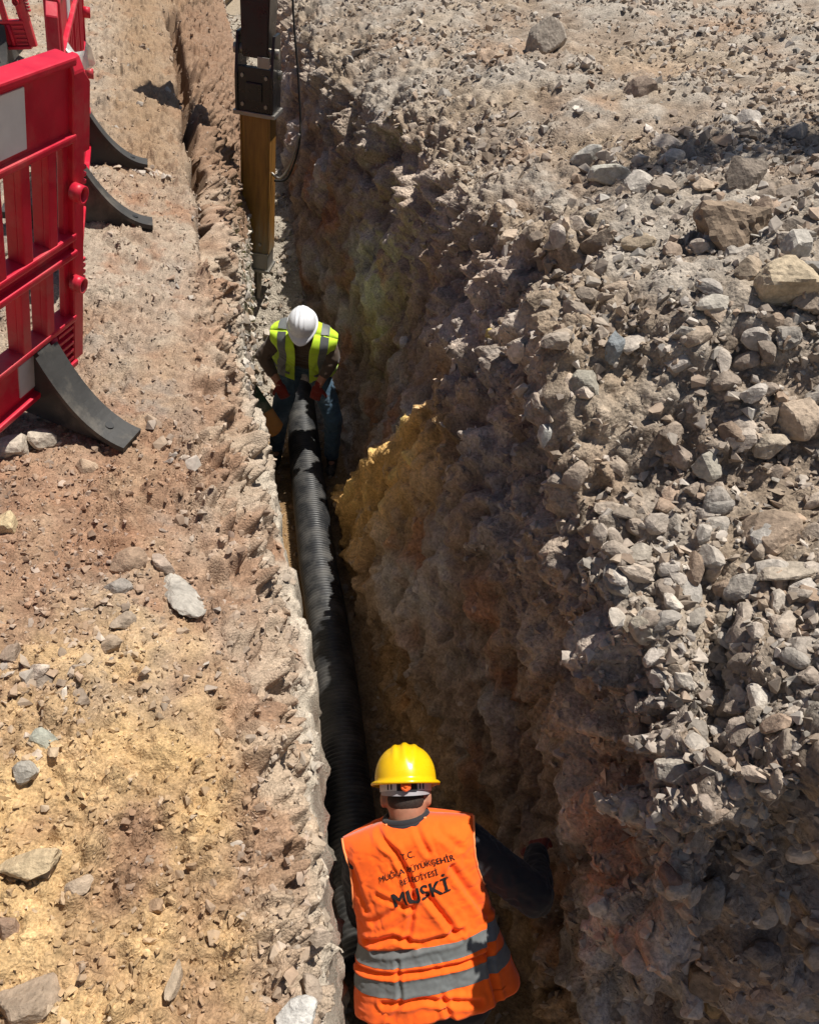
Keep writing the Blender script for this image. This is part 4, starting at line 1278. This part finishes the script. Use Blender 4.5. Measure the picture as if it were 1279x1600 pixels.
def text_on_vest(vest, body, size, x, h, rot, parent, bold=.0, arch=0.0, off=.0035):
    cu = bpy.data.curves.new("lettering", 'FONT'); cu.body = body; cu.size = size; cu.align_x = 'CENTER'; cu.align_y = 'CENTER'; cu.offset = 0.0; cu.resolution_u = 3
    tmp = bpy.data.objects.new("tmp", cu); COL.objects.link(tmp)
    dg = bpy.context.evaluated_depsgraph_get(); dg.update()
    me = bpy.data.meshes.new_from_object(tmp.evaluated_get(dg)); bpy.data.objects.remove(tmp)
    bm = bmesh.new(); bm.from_mesh(me)
    bmesh.ops.triangulate(bm, faces=bm.faces[:])
    for _ in range(6):
        es = [e for e in bm.edges if e.calc_length() > .006]
        if not es: break
        bmesh.ops.subdivide_edges(bm, edges=es, cuts=1); bmesh.ops.triangulate(bm, faces=bm.faces[:])
    if bold:
        g0 = bm.verts[:] + bm.edges[:] + bm.faces[:]
        for kx in (-1, 1):
            dup_ = bmesh.ops.duplicate(bm, geom=g0)
            for v in dup_['geom']:
                if isinstance(v, bmesh.types.BMVert): v.co.x += kx * size * bold; v.co.z = kx * .0002
    V = np.array([v.co[:] for v in bm.verts]); cr, sr = math.cos(rot), math.sin(rot)
    lx = V[:, 0]; ly = V[:, 1] - arch * V[:, 0] ** 2
    X_ = x + cr * lx - sr * ly; H_ = h + sr * lx + cr * ly
    W = vest.point(X_, H_, off + V[:, 2], 1)
    for v, w in zip(bm.verts, W): v.co = w
    bm.to_mesh(me); bm.free(); me.materials.clear(); me.name = "lettering"
    return link("lettering", me, MAT['ink'], parent)

def near_worker():
    root = empty("person", (.10, .92, .02))
    tag(root, "person in orange vest and yellow helmet seen from behind, leaning on the trench wall", "person")
    def put(o): o.matrix_parent_inverse = Matrix.Translation(root.location).inverted(); return o
    O = Vector((.11, .905, .945))
    er, eu, eb = frame_from((-.175, .70, .69), (1, 0, 0.02))
    if eb.y > 0: eb = -eb
    def T(x, b, h): return O + er * x + eb * b + eu * h
    neck = T(0, 0, .64)
    hu = Vector((-.03, .895, .445)).normalized()
    hr, hu, hb = frame_from(hu, (1, .10, .06)); hf = -hb if hb.y < 0 else hb
    M3 = Matrix((hr, hf, hu)).transposed()
    hc = neck + eu * .050 + hu * .105 + eb * .016
    shR, shL = T(.190, -.01, .575), T(-.190, -.01, .575)
    elR, wrR = Vector((.470, 1.185, 1.235)), Vector((.520, 1.40, 1.11))
    elL, wrL = T(-.235, -.16, .32), T(-.20, -.36, .22)
    hipR, hipL = T(.09, -.01, .03), T(-.09, -.01, .03)
    knR, knL = Vector((.20, 1.02, .47)), Vector((.0, 1.06, .48)); anR, anL = Vector((.20, .84, .10)), Vector((.0, .90, .10))
    # skin
    def body_shapes(bm, g, arms=True, legs=True, head=True, hands=True, cuff=1.0):
        if head:
            head_shapes(bm, hc, M3)
        capsule(bm, neck - eu * .06, hc - hu * .05 - hf * .018, .074 + g, .068 + g)
        for (h, hw, rr) in ((.02, .085, .110), (.12, .075, .108), (.24, .07, .105), (.36, .085, .112), (.47, .10, .110), (.55, .095, .095)):
            capsule(bm, T(-hw, 0, h), T(hw, 0, h), rr + g, rr + g)
        if arms:
            for sh, el_, wr in ((shR, elR, wrR), (shL, elL, wrL)):
                capsule(bm, sh, el_, .058 + g * 1.6, .046 + g * 1.6); capsule(bm, el_, el_ + (wr - el_) * cuff, .045 + g * 1.6, .031 + g * 1.3)
        if legs:
            for hp, kn, an in ((hipR, knR, anR), (hipL, knL, anL)):
                capsule(bm, hp, kn, .088 + g, .062 + g); capsule(bm, kn, an, .060 + g, .040 + g)
    bm = bmesh.new(); body_shapes(bm, 0)
    hdR = Vector((.25, .80, -.55)); hnR = Vector((-.35, .55, .75)); hdL = Vector((.15, .75, -.6)); hnL = Vector((-.2, .5, .8))
    hand(bm, wrR, hdR, hnR, -1, .5); hand(bm, wrL, hdL, hnL, 1, .5)
    for an in (anR, anL): capsule(bm, an - Vector((0, 0, .05)), an + Vector((0, .13, -.06)), .04, .032)
    put(fuse("body", bm, MAT['skin'], root, .009, 3))
    bm = bmesh.new(); hand(bm, wrR, hdR, hnR, -1, .5, .0022); put(fuse("glove", bm, MAT['glove'], root, .0045, 3))
    bm = bmesh.new(); hand(bm, wrL, hdL, hnL, 1, .5, .0022); put(fuse("glove", bm, MAT['glove'], root, .0045, 3))
    # hair: a close cropped cap below the helmet
    bm = bmesh.new(); ell(bm, hc + hu * .026 - hf * .013, M3, (.0795, .0965, .0945)); ell(bm, hc - hu * .025 - hf * .040, M3, (.070, .058, .056))
    ge = [v for v in bm.verts if (v.co - hc).dot(hu) < -.075 or ((v.co - hc).dot(hf) > .03 and (v.co - hc).dot(hu) < .05)]
    bmesh.ops.delete(bm, geom=ge, context='VERTS'); put(bm_obj("hair", bm, MAT['hair'], root, True))
    # black long-sleeved shirt and trousers
    bm = bmesh.new()
    g = .009
    for (h, hw, rr) in ((.10, .078, .112), (.24, .072, .106), (.36, .085, .112), (.47, .10, .110), (.55, .098, .095)):
        capsule(bm, T(-hw, 0, h), T(hw, 0, h), rr + g, rr + g)
    capsule(bm, neck - eu * .06, neck + eu * .02, .084, .078)
    for sg in (-1, 1): capsule(bm, T(sg * .06, 0, .585), T(sg * .175, 0, .565), .075, .072)
    for sh, el_, wr in ((shR, elR, wrR), (shL, elL, wrL)):
        capsule(bm, sh - (el_ - sh).normalized() * .02, el_, .086, .074); capsule(bm, el_, el_ + (wr - el_) * .94, .072, .048)
    put(fuse("shirt", bm, MAT['black_cloth'], root, .0075, 4, .008, 20))
    bm = bmesh.new()      # knitted collar standing above the vest
    cc = neck + eu * .052 + eb * .004
    for k in range(2):
        tube(bm, [cc + eu * (.012 * k) + (er * (.083 - .004 * k) * math.cos(a_) + eb * (.080 - .004 * k) * math.sin(a_)) for a_ in np.linspace(0, 2 * math.pi, 49)], .0135, 10)
    put(bm_obj("collar", bm, MAT['black_cloth'], root, True))
    bm = bmesh.new()
    capsule(bm, T(-.085, 0, .02), T(.085, 0, .02), .120, .120); capsule(bm, T(-.08, 0, .12), T(.08, 0, .12), .113, .113)
    for hp, kn, an in ((hipR, knR, anR), (hipL, knL, anL)):
        capsule(bm, hp, kn, .102, .076); capsule(bm, kn, an + Vector((0, 0, .02)), .074, .062)
    put(fuse("trousers", bm, MAT['black_cloth'], root, .010, 5, .007, 14))
    for an in (anR, anL):
        bm = bmesh.new(); capsule(bm, an, an - Vector((0, 0, .05)), .05, .048); capsule(bm, an - Vector((0, .03, .05)), an + Vector((0, .15, -.058)), .046, .040)
        put(fuse("boot", bm, MAT['boot'], root, .008, 4))
    # vest
    L_ = lambda px, py: ((px - (680 - (1595 - py) * .105)) / 417.0, (1595 - py) / 462.0)
    FO = lambda pts, d_, w_: ([L_(*p_) for p_ in pts], d_, w_)
    folds = [FO([(606, 1303), (632, 1328), (648, 1365), (655, 1402)], .014, .011), FO([(662, 1293), (672, 1316), (681, 1338)], .009, .010),
             FO([(655, 1402), (650, 1440), (641, 1472)], .009, .010), FO([(676, 1406), (696, 1440), (714, 1472)], .013, .012),
             FO([(578, 1474), (620, 1463), (662, 1479), (724, 1474)], .013, .010), FO([(590, 1488), (640, 1486), (722, 1484)], .008, .008),
             FO([(716, 1372), (741, 1420), (768, 1472)], .012, .012), FO([(590, 1440), (640, 1412)], .006, .012), FO([(600, 1395), (650, 1420)], .006, .010),
             FO([(552, 1521), (640, 1520), (762, 1522)], .012, .008), FO([(600, 1566), (660, 1561), (745, 1584)], .011, .010),
             FO([(768, 1482), (764, 1540), (772, 1595)], .014, .010), FO([(560, 1350), (580, 1420)], .006, .012), FO([(700, 1310), (730, 1345)], .006, .012),
             FO([(625, 1500), (628, 1560), (606, 1600)], .006, .008), FO([(690, 1560), (700, 1600)], .008, .010)]
    va = [(0, .318), (.10, .295), (.22, .262), (.33, .250), (.42, .256), (.56, .264), (.72, .264)]
    vb = [(0, .190), (.12, .180), (.25, .162), (.40, .160), (.52, .154), (.66, .145)]
    vs = Vest(O + eu * .055, er, eu, eb, va, vb, .250, folds, .655, .615, .34, .0065)
    vest = put(vs.mesh("vest", [(vs.grid(-.01, 0, 150, 170, 1, 0, to_top=True), False), (vs.grid(-.01, 0, 60, 60, -1, 0, to_top=True, neck=.06), True)], MAT['orange'], root))
    for h0, h1 in ((.183, .237), (.088, .142)):
        vs.mesh("reflective_band", [(vs.grid(h0, h1, 150, 14, 1, .0022), False), (vs.grid(h0, h1, 50, 8, -1, .0022), True)], MAT['band'], vest, .0)
    for sg in (-1, 1):     # piping round the armholes
        hh = np.linspace(.365, .612, 40); x_ = sg * vs.half(hh) * 1.0
        bm = bmesh.new(); tube(bm, [tuple(q_) for q_ in vs.point(x_, hh, .002, 1)], .0042, 8); bm_obj("piping", bm, MAT['piping'], vest, True)
    x_ = np.linspace(-.078, .078, 30); bm = bmesh.new(); tube(bm, [tuple(q_) for q_ in vs.point(x_, vs.top(x_) - .006, .001, 1)], .004, 8); bm_obj("piping", bm, MAT['piping'], vest, True)
    for body, size, px, py, rot, bold, arch in (("T.C.", .030, 650, 1336, .06, .012, 0), ("MUĞLA BÜYÜKŞEHİR", .0285, 661, 1357, .11, .014, .55), ("BELEDİYESİ", .027, 665, 1374, .09, .012, 0), ("MUSKİ", .070, 667, 1400, .10, .030, 0)):
        x, h = L_(px, py); text_on_vest(vs, body, size, x, h, rot, vest, bold, arch)
    for o in vest.children: pass
    put(helmet(root, hc + hu * .042 - hf * .004, M3, MAT['yellow_shell'], True))
    return root
near_worker()

def far_worker():
    root = empty("person", (-.88, 5.42, -.05))
    tag(root, "person in lime vest and white helmet bending over the far end of the pipe", "person")
    def put(o): o.matrix_parent_inverse = Matrix.Translation(root.location).inverted(); return o
    O = Vector((-.865, 5.55, .95))
    er, eu, eb = frame_from((.08, -.41, .47), (-1, .10, .03))      # er: the worker's own right, image left
    if eb.y < 0: eb = -eb
    def T(x, b, h): return O + er * x + eb * b + eu * h
    neck = T(0, 0, .56)
    hr, hu, hb = frame_from(Vector((.05, -.52, .74)), (-1, .1, .02)); hf = -hb if hb.y > 0 else hb
    M3 = Matrix((hr, hf, hu)).transposed()
    hc = neck + eu * .05 + hu * .115
    shR, shL = T(.185, -.02, .50), T(-.185, -.02, .50)
    elR, wrR = Vector((-1.13, 5.20, 1.19)), Vector((-1.02, 5.14, .97))
    elL, wrL = Vector((-.585, 5.18, 1.18)), Vector((-.71, 5.10, .98))
    hipR, hipL = T(.09, .0, .0), T(-.09, .0, .0)
    knR, knL = Vector((-1.10, 5.42, .49)), Vector((-.645, 5.36, .49)); anR, anL = Vector((-1.19, 5.52, .06)), Vector((-.69, 5.40, .05))
    bm = bmesh.new()
    head_shapes(bm, hc, M3)
    capsule(bm, neck - eu * .06, hc - hu * .06 - hf * .015, .060, .056)
    tors = ((.0, .085, .105), (.12, .075, .104), (.24, .07, .102), (.34, .085, .108), (.43, .10, .104), (.48, .095, .090))
    for (h, hw, rr) in tors: capsule(bm, T(-hw, 0, h), T(hw, 0, h), rr, rr)
    for sh, el_, wr in ((shR, elR, wrR), (shL, elL, wrL)): capsule(bm, sh, el_, .056, .044); capsule(bm, el_, wr, .043, .031)
    for hp, kn, an in ((hipR, knR, anR), (hipL, knL, anL)): capsule(bm, hp, kn, .086, .060); capsule(bm, kn, an, .058, .040); capsule(bm, an - Vector((0, 0, .04)), an + Vector((0, -.13, -.05)), .04, .032)
    hdR, hdL = Vector((.25, -.1, -1)), Vector((-.3, -.1, -1)); hn = Vector((0, -1, .1))
    hand(bm, wrR, hdR, hn, 1, .5); hand(bm, wrL, hdL, hn, -1, .5)
    put(fuse("body", bm, MAT['skin'], root, .009, 3))
    for sg in (-1, 1):
        bm = bmesh.new(); ell(bm, hc + hf * .094 + hr * sg * .032 + hu * .014, M3, (.012, .006, .006)); put(bm_obj("eye", bm, MAT['hair'], root, True))
    bm = bmesh.new(); capsule(bm, hc + hf * .100 - hu * .042 - hr * .025, hc + hf * .100 - hu * .042 + hr * .025, .008, .008, 10); put(bm_obj("moustache", bm, MAT['hair'], root, True))
    bm = bmesh.new(); hand(bm, wrR, hdR, hn, 1, .5, .0025); put(fuse("glove", bm, MAT['glove'], root, .0055, 3))
    bm = bmesh.new(); hand(bm, wrL, hdL, hn, -1, .5, .0025); put(fuse("glove", bm, MAT['glove'], root, .0055, 3))
    bm = bmesh.new(); ell(bm, hc + hu * .026 - hf * .013, M3, (.0795, .0965, .0945))
    ge = [v for v in bm.verts if (v.co - hc).dot(hu) < -.03 or ((v.co - hc).dot(hf) > .02 and (v.co - hc).dot(hu) < .06)]
    bmesh.ops.delete(bm, geom=ge, context='VERTS'); put(bm_obj("hair", bm, MAT['hair'], root, True))
    bm = bmesh.new()
    for (h, hw, rr) in tors[1:]: capsule(bm, T(-hw, 0, h), T(hw, 0, h), rr + .010, rr + .010)
    capsule(bm, neck - eu * .05, neck + eu * .03, .075, .070)
    for sh, el_, wr in ((shR, elR, wrR), (shL, elL, wrL)): capsule(bm, sh, el_, .064, .056); capsule(bm, el_, el_ + (wr - el_) * .55, .055, .046)
    put(fuse("shirt", bm, MAT['brown_cloth'], root, .009, 5, .007, 15))
    bm = bmesh.new(); capsule(bm, T(-.085, 0, .0), T(.085, 0, .0), .118, .118); capsule(bm, T(-.08, 0, .10), T(.08, 0, .10), .112, .112)
    for hp, kn, an in ((hipR, knR, anR), (hipL, knL, anL)): capsule(bm, hp, kn, .104, .078); capsule(bm, kn, an + Vector((0, 0, .03)), .076, .062)
    put(fuse("jeans", bm, MAT['jeans'], root, .010, 4, .010, 13, (1, 1, 1.6)))
    for an in (anR, anL):
        bm = bmesh.new(); capsule(bm, an, an - Vector((0, 0, .05)), .05, .048); capsule(bm, an - Vector((0, -.03, .05)), an + Vector((0, -.15, -.058)), .046, .040)
        put(fuse("shoe", bm, MAT['boot'], root, .008, 4))
    va = [(0, .275), (.12, .265), (.30, .255), (.45, .268), (.65, .270)]; vb = [(0, .185), (.2, .165), (.40, .150), (.50, .135), (.65, .12)]
    folds = [([(-.16, .05), (-.10, .25), (-.14, .42)], .010, .014), ([(.16, .08), (.11, .28)], .010, .014), ([(-.2, .12), (.0, .09)], .008, .012), ([(.05, .3), (.15, .40)], .008, .012)]
    vs = Vest(O, er, eu, eb, va, vb, .252, folds, .625, .585, .27, .009, seed=4)
    vest = put(vs.mesh("vest", [(vs.grid(-.04, 0, 70, 70, 1, 0, to_top=True), True), (vs.grid(-.04, 0, 34, 70, -1, 0, x0=-1, x1=-.22, to_top=True, neck=.1), False), (vs.grid(-.04, 0, 34, 70, -1, 0, x0=.22, x1=1, to_top=True, neck=.1), False)], MAT['lime'], root))
    for xa, xb in ((-.74, -.50), (.50, .74)):
        vs.mesh("reflective_band", [(vs.grid(.0, 0, 12, 60, -1, .009, x0=xa, x1=xb, to_top=True), False), (vs.grid(.0, 0, 12, 60, 1, .009, x0=xa, x1=xb, to_top=True), True)], MAT['band'], vest, 0)
    for xa, xb in ((-1, -.36), (.36, 1)):
        vs.mesh("reflective_band", [(vs.grid(.10, .15, 30, 8, -1, .010, x0=xa, x1=xb), False)], MAT['band'], vest, 0)
    vs.mesh("reflective_band", [(vs.grid(.10, .15, 60, 8, 1, .010), True)], MAT['band'], vest, 0)
    put(helmet(root, hc + hu * .042 - hf * .004, M3, MAT['white_shell'], False, .86))
far_worker()

# ------------------------------------------------------------------ spade by the far worker, tape on the barriers
def spade():
    root = empty("spade", (-1.225, 5.12, .80), (R(-14), R(-24), R(10)))
    tag(root, "narrow green-painted spade with a rusty tip leaning beside the far worker", "spade")
    gp = plain("chipped_green_paint", (.035, .085, .045), .5, (.34, .31, .24), (.46, .66), 9, bump=.3)
    rust = plain("rusty_steel", (.42, .20, .055), .8, (.30, .17, .08), (.45, .7), 14, bump=.5)
    wood = plain("worn_ash_wood", (.44, .34, .22), .7, (.3, .22, .14), (.5, .8), 10)
    def plate(name, z0, z1, w0, w1, mat, y=0, tip=False):
        bm = bmesh.new(); nx, nz = 8, 6; top = []
        for side in (0, 1):
            g_ = []
            for j in range(nz + 1):
                t_ = j / nz; z = z0 + (z1 - z0) * t_; w = w0 + (w1 - w0) * t_
                row_ = []
                for i in range(nx + 1):
                    u = 2 * i / nx - 1
                    zz = z - (.05 * (1 - u * u) if (tip and j == 0) else 0)
                    row_.append(bm.verts.new((u * w / 2, y + .022 * u * u - .003 * side, zz)))
                g_.append(row_)
            for j in range(nz):
                for i in range(nx):
                    q = (g_[j][i], g_[j][i + 1], g_[j + 1][i + 1], g_[j + 1][i]); bm.faces.new(q if side else q[::-1])
            top.append(g_)
        a, b = top
        loop_a = a[0] + [r[-1] for r in a[1:]] + a[-1][-2::-1] + [r[0] for r in a[-2:0:-1]]
        loop_b = b[0] + [r[-1] for r in b[1:]] + b[-1][-2::-1] + [r[0] for r in b[-2:0:-1]]
        n = len(loop_a)
        for k in range(n): bm.faces.new((loop_a[k], loop_a[(k + 1) % n], loop_b[(k + 1) % n], loop_b[k]))
        return bm_obj(name, bm, mat, root, True)
    plate("blade_tip", -.26, -.10, .20, .19, rust, 0, True)
    plate("blade", -.10, .16, .19, .165, gp)
    bm = bmesh.new(); cyl(bm, (0, .0, .10), (0, .005, .30), .020, .018, 16); bm_obj("socket", bm, gp, root, True)
    bm = bmesh.new(); cyl(bm, (0, .005, .28), (0, .01, .62), .0165, .0165, 16); bm_obj("shaft", bm, wood, root, True)
spade()

def tape():
    t = NT("clear_dusty_film")
    t.b.inputs["Base Color"].default_value = (.78, .80, .76, 1); t.b.inputs["Roughness"].default_value = .25
    t.b.inputs["Transmission Weight"].default_value = .45; t.b.inputs["Alpha"].default_value = .75
    pts = [(-1.02, 2.78, 3.70), (-1.25, 2.95, 3.62), (-1.55, 3.2, 3.55), (-1.85, 3.35, 3.52), (-2.2, 3.5, 3.50)]
    p = np.array(pts); n = 90; s_ = np.linspace(0, len(p) - 1, n)
    ctr = np.stack([np.interp(s_, range(len(p)), p[:, k]) for k in range(3)], 1)
    bm = bmesh.new(); rows_ = []
    for i, c_ in enumerate(ctr):
        tw = 2.6 * math.sin(i * .16) + i * .05; w = .030 + .012 * math.sin(i * .5)
        d_ = Vector((math.sin(tw) * .5, math.cos(tw) * .4, math.cos(tw * 1.3))).normalized()
        rows_.append([bm.verts.new(Vector(c_) + d_ * w * q + Vector((0, 0, .008 * math.sin(i * .9 + q * 2)))) for q in (-1, -.33, .33, 1)])
    for i in range(n - 1):
        for k in range(3): bm.faces.new((rows_[i][k], rows_[i][k + 1], rows_[i + 1][k + 1], rows_[i + 1][k]))
    o = bm_obj("plastic_film", bm, t.m, None, True)
    tag(o, "twisted strip of clear dusty film tied to the top of the near barrier", "plastic film")
tape()

# ------------------------------------------------------------------ unseen leafy stand-in added off frame to throw the dark patch on the slope
def shadow_caster():
    root = empty("shadow_caster", (4.6, 5.85, 3.05))
    tag(root, "unseen leafy stand-in added beside the rubble slope to shade the stones", "shadow_caster")
    bark = plain("bark", (.12, .085, .06), .9, None, scale=30, bump=.8)
    leaf = plain("leaf", (.06, .11, .03), .6, None, scale=20)
    bm = bmesh.new()
    tube(bm, [(0, 0, -.4), (-.03, -.02, .8), (-.1, -.05, 1.9), (-.3, -.12, 3.0), (-.6, -.3, 3.9)], [.085, .07, .058, .045, .025], 12)
    r = random.Random(5); tips = []
    for k in range(9):
        z = 2.4 + .18 * k; b0 = Vector((-.1 - .05 * k, -.05 - .025 * k, z)); ang = r.uniform(0, 6.28)
        e = b0 + Vector((-.35 + .5 * math.cos(ang), -.15 + .35 * math.sin(ang), .35 + .2 * r.random())); tips.append(e)
        tube(bm, [b0, (b0 + e) / 2 + Vector((0, 0, .06)), e], [.022, .015, .006], 8)
    bm_obj("trunk", bm, bark, root, True)
    bm = bmesh.new()
    for k in range(6500):
        c_ = Vector(tips[k % len(tips)]) + Vector((r.gauss(0, .24), r.gauss(0, .17), r.gauss(0, .20)))
        M = Euler((r.uniform(0, 6.28), r.uniform(0, 6.28), r.uniform(0, 6.28))).to_matrix()
        s_ = r.uniform(.03, .055)
        vs = [bm.verts.new(c_ + M @ Vector(q) * s_) for q in ((-1, 0, 0), (0, -.45, .08), (1, 0, 0), (0, .45, .08))]
        bm.faces.new(vs)
    bm_obj("crown", bm, leaf, root)
shadow_caster()
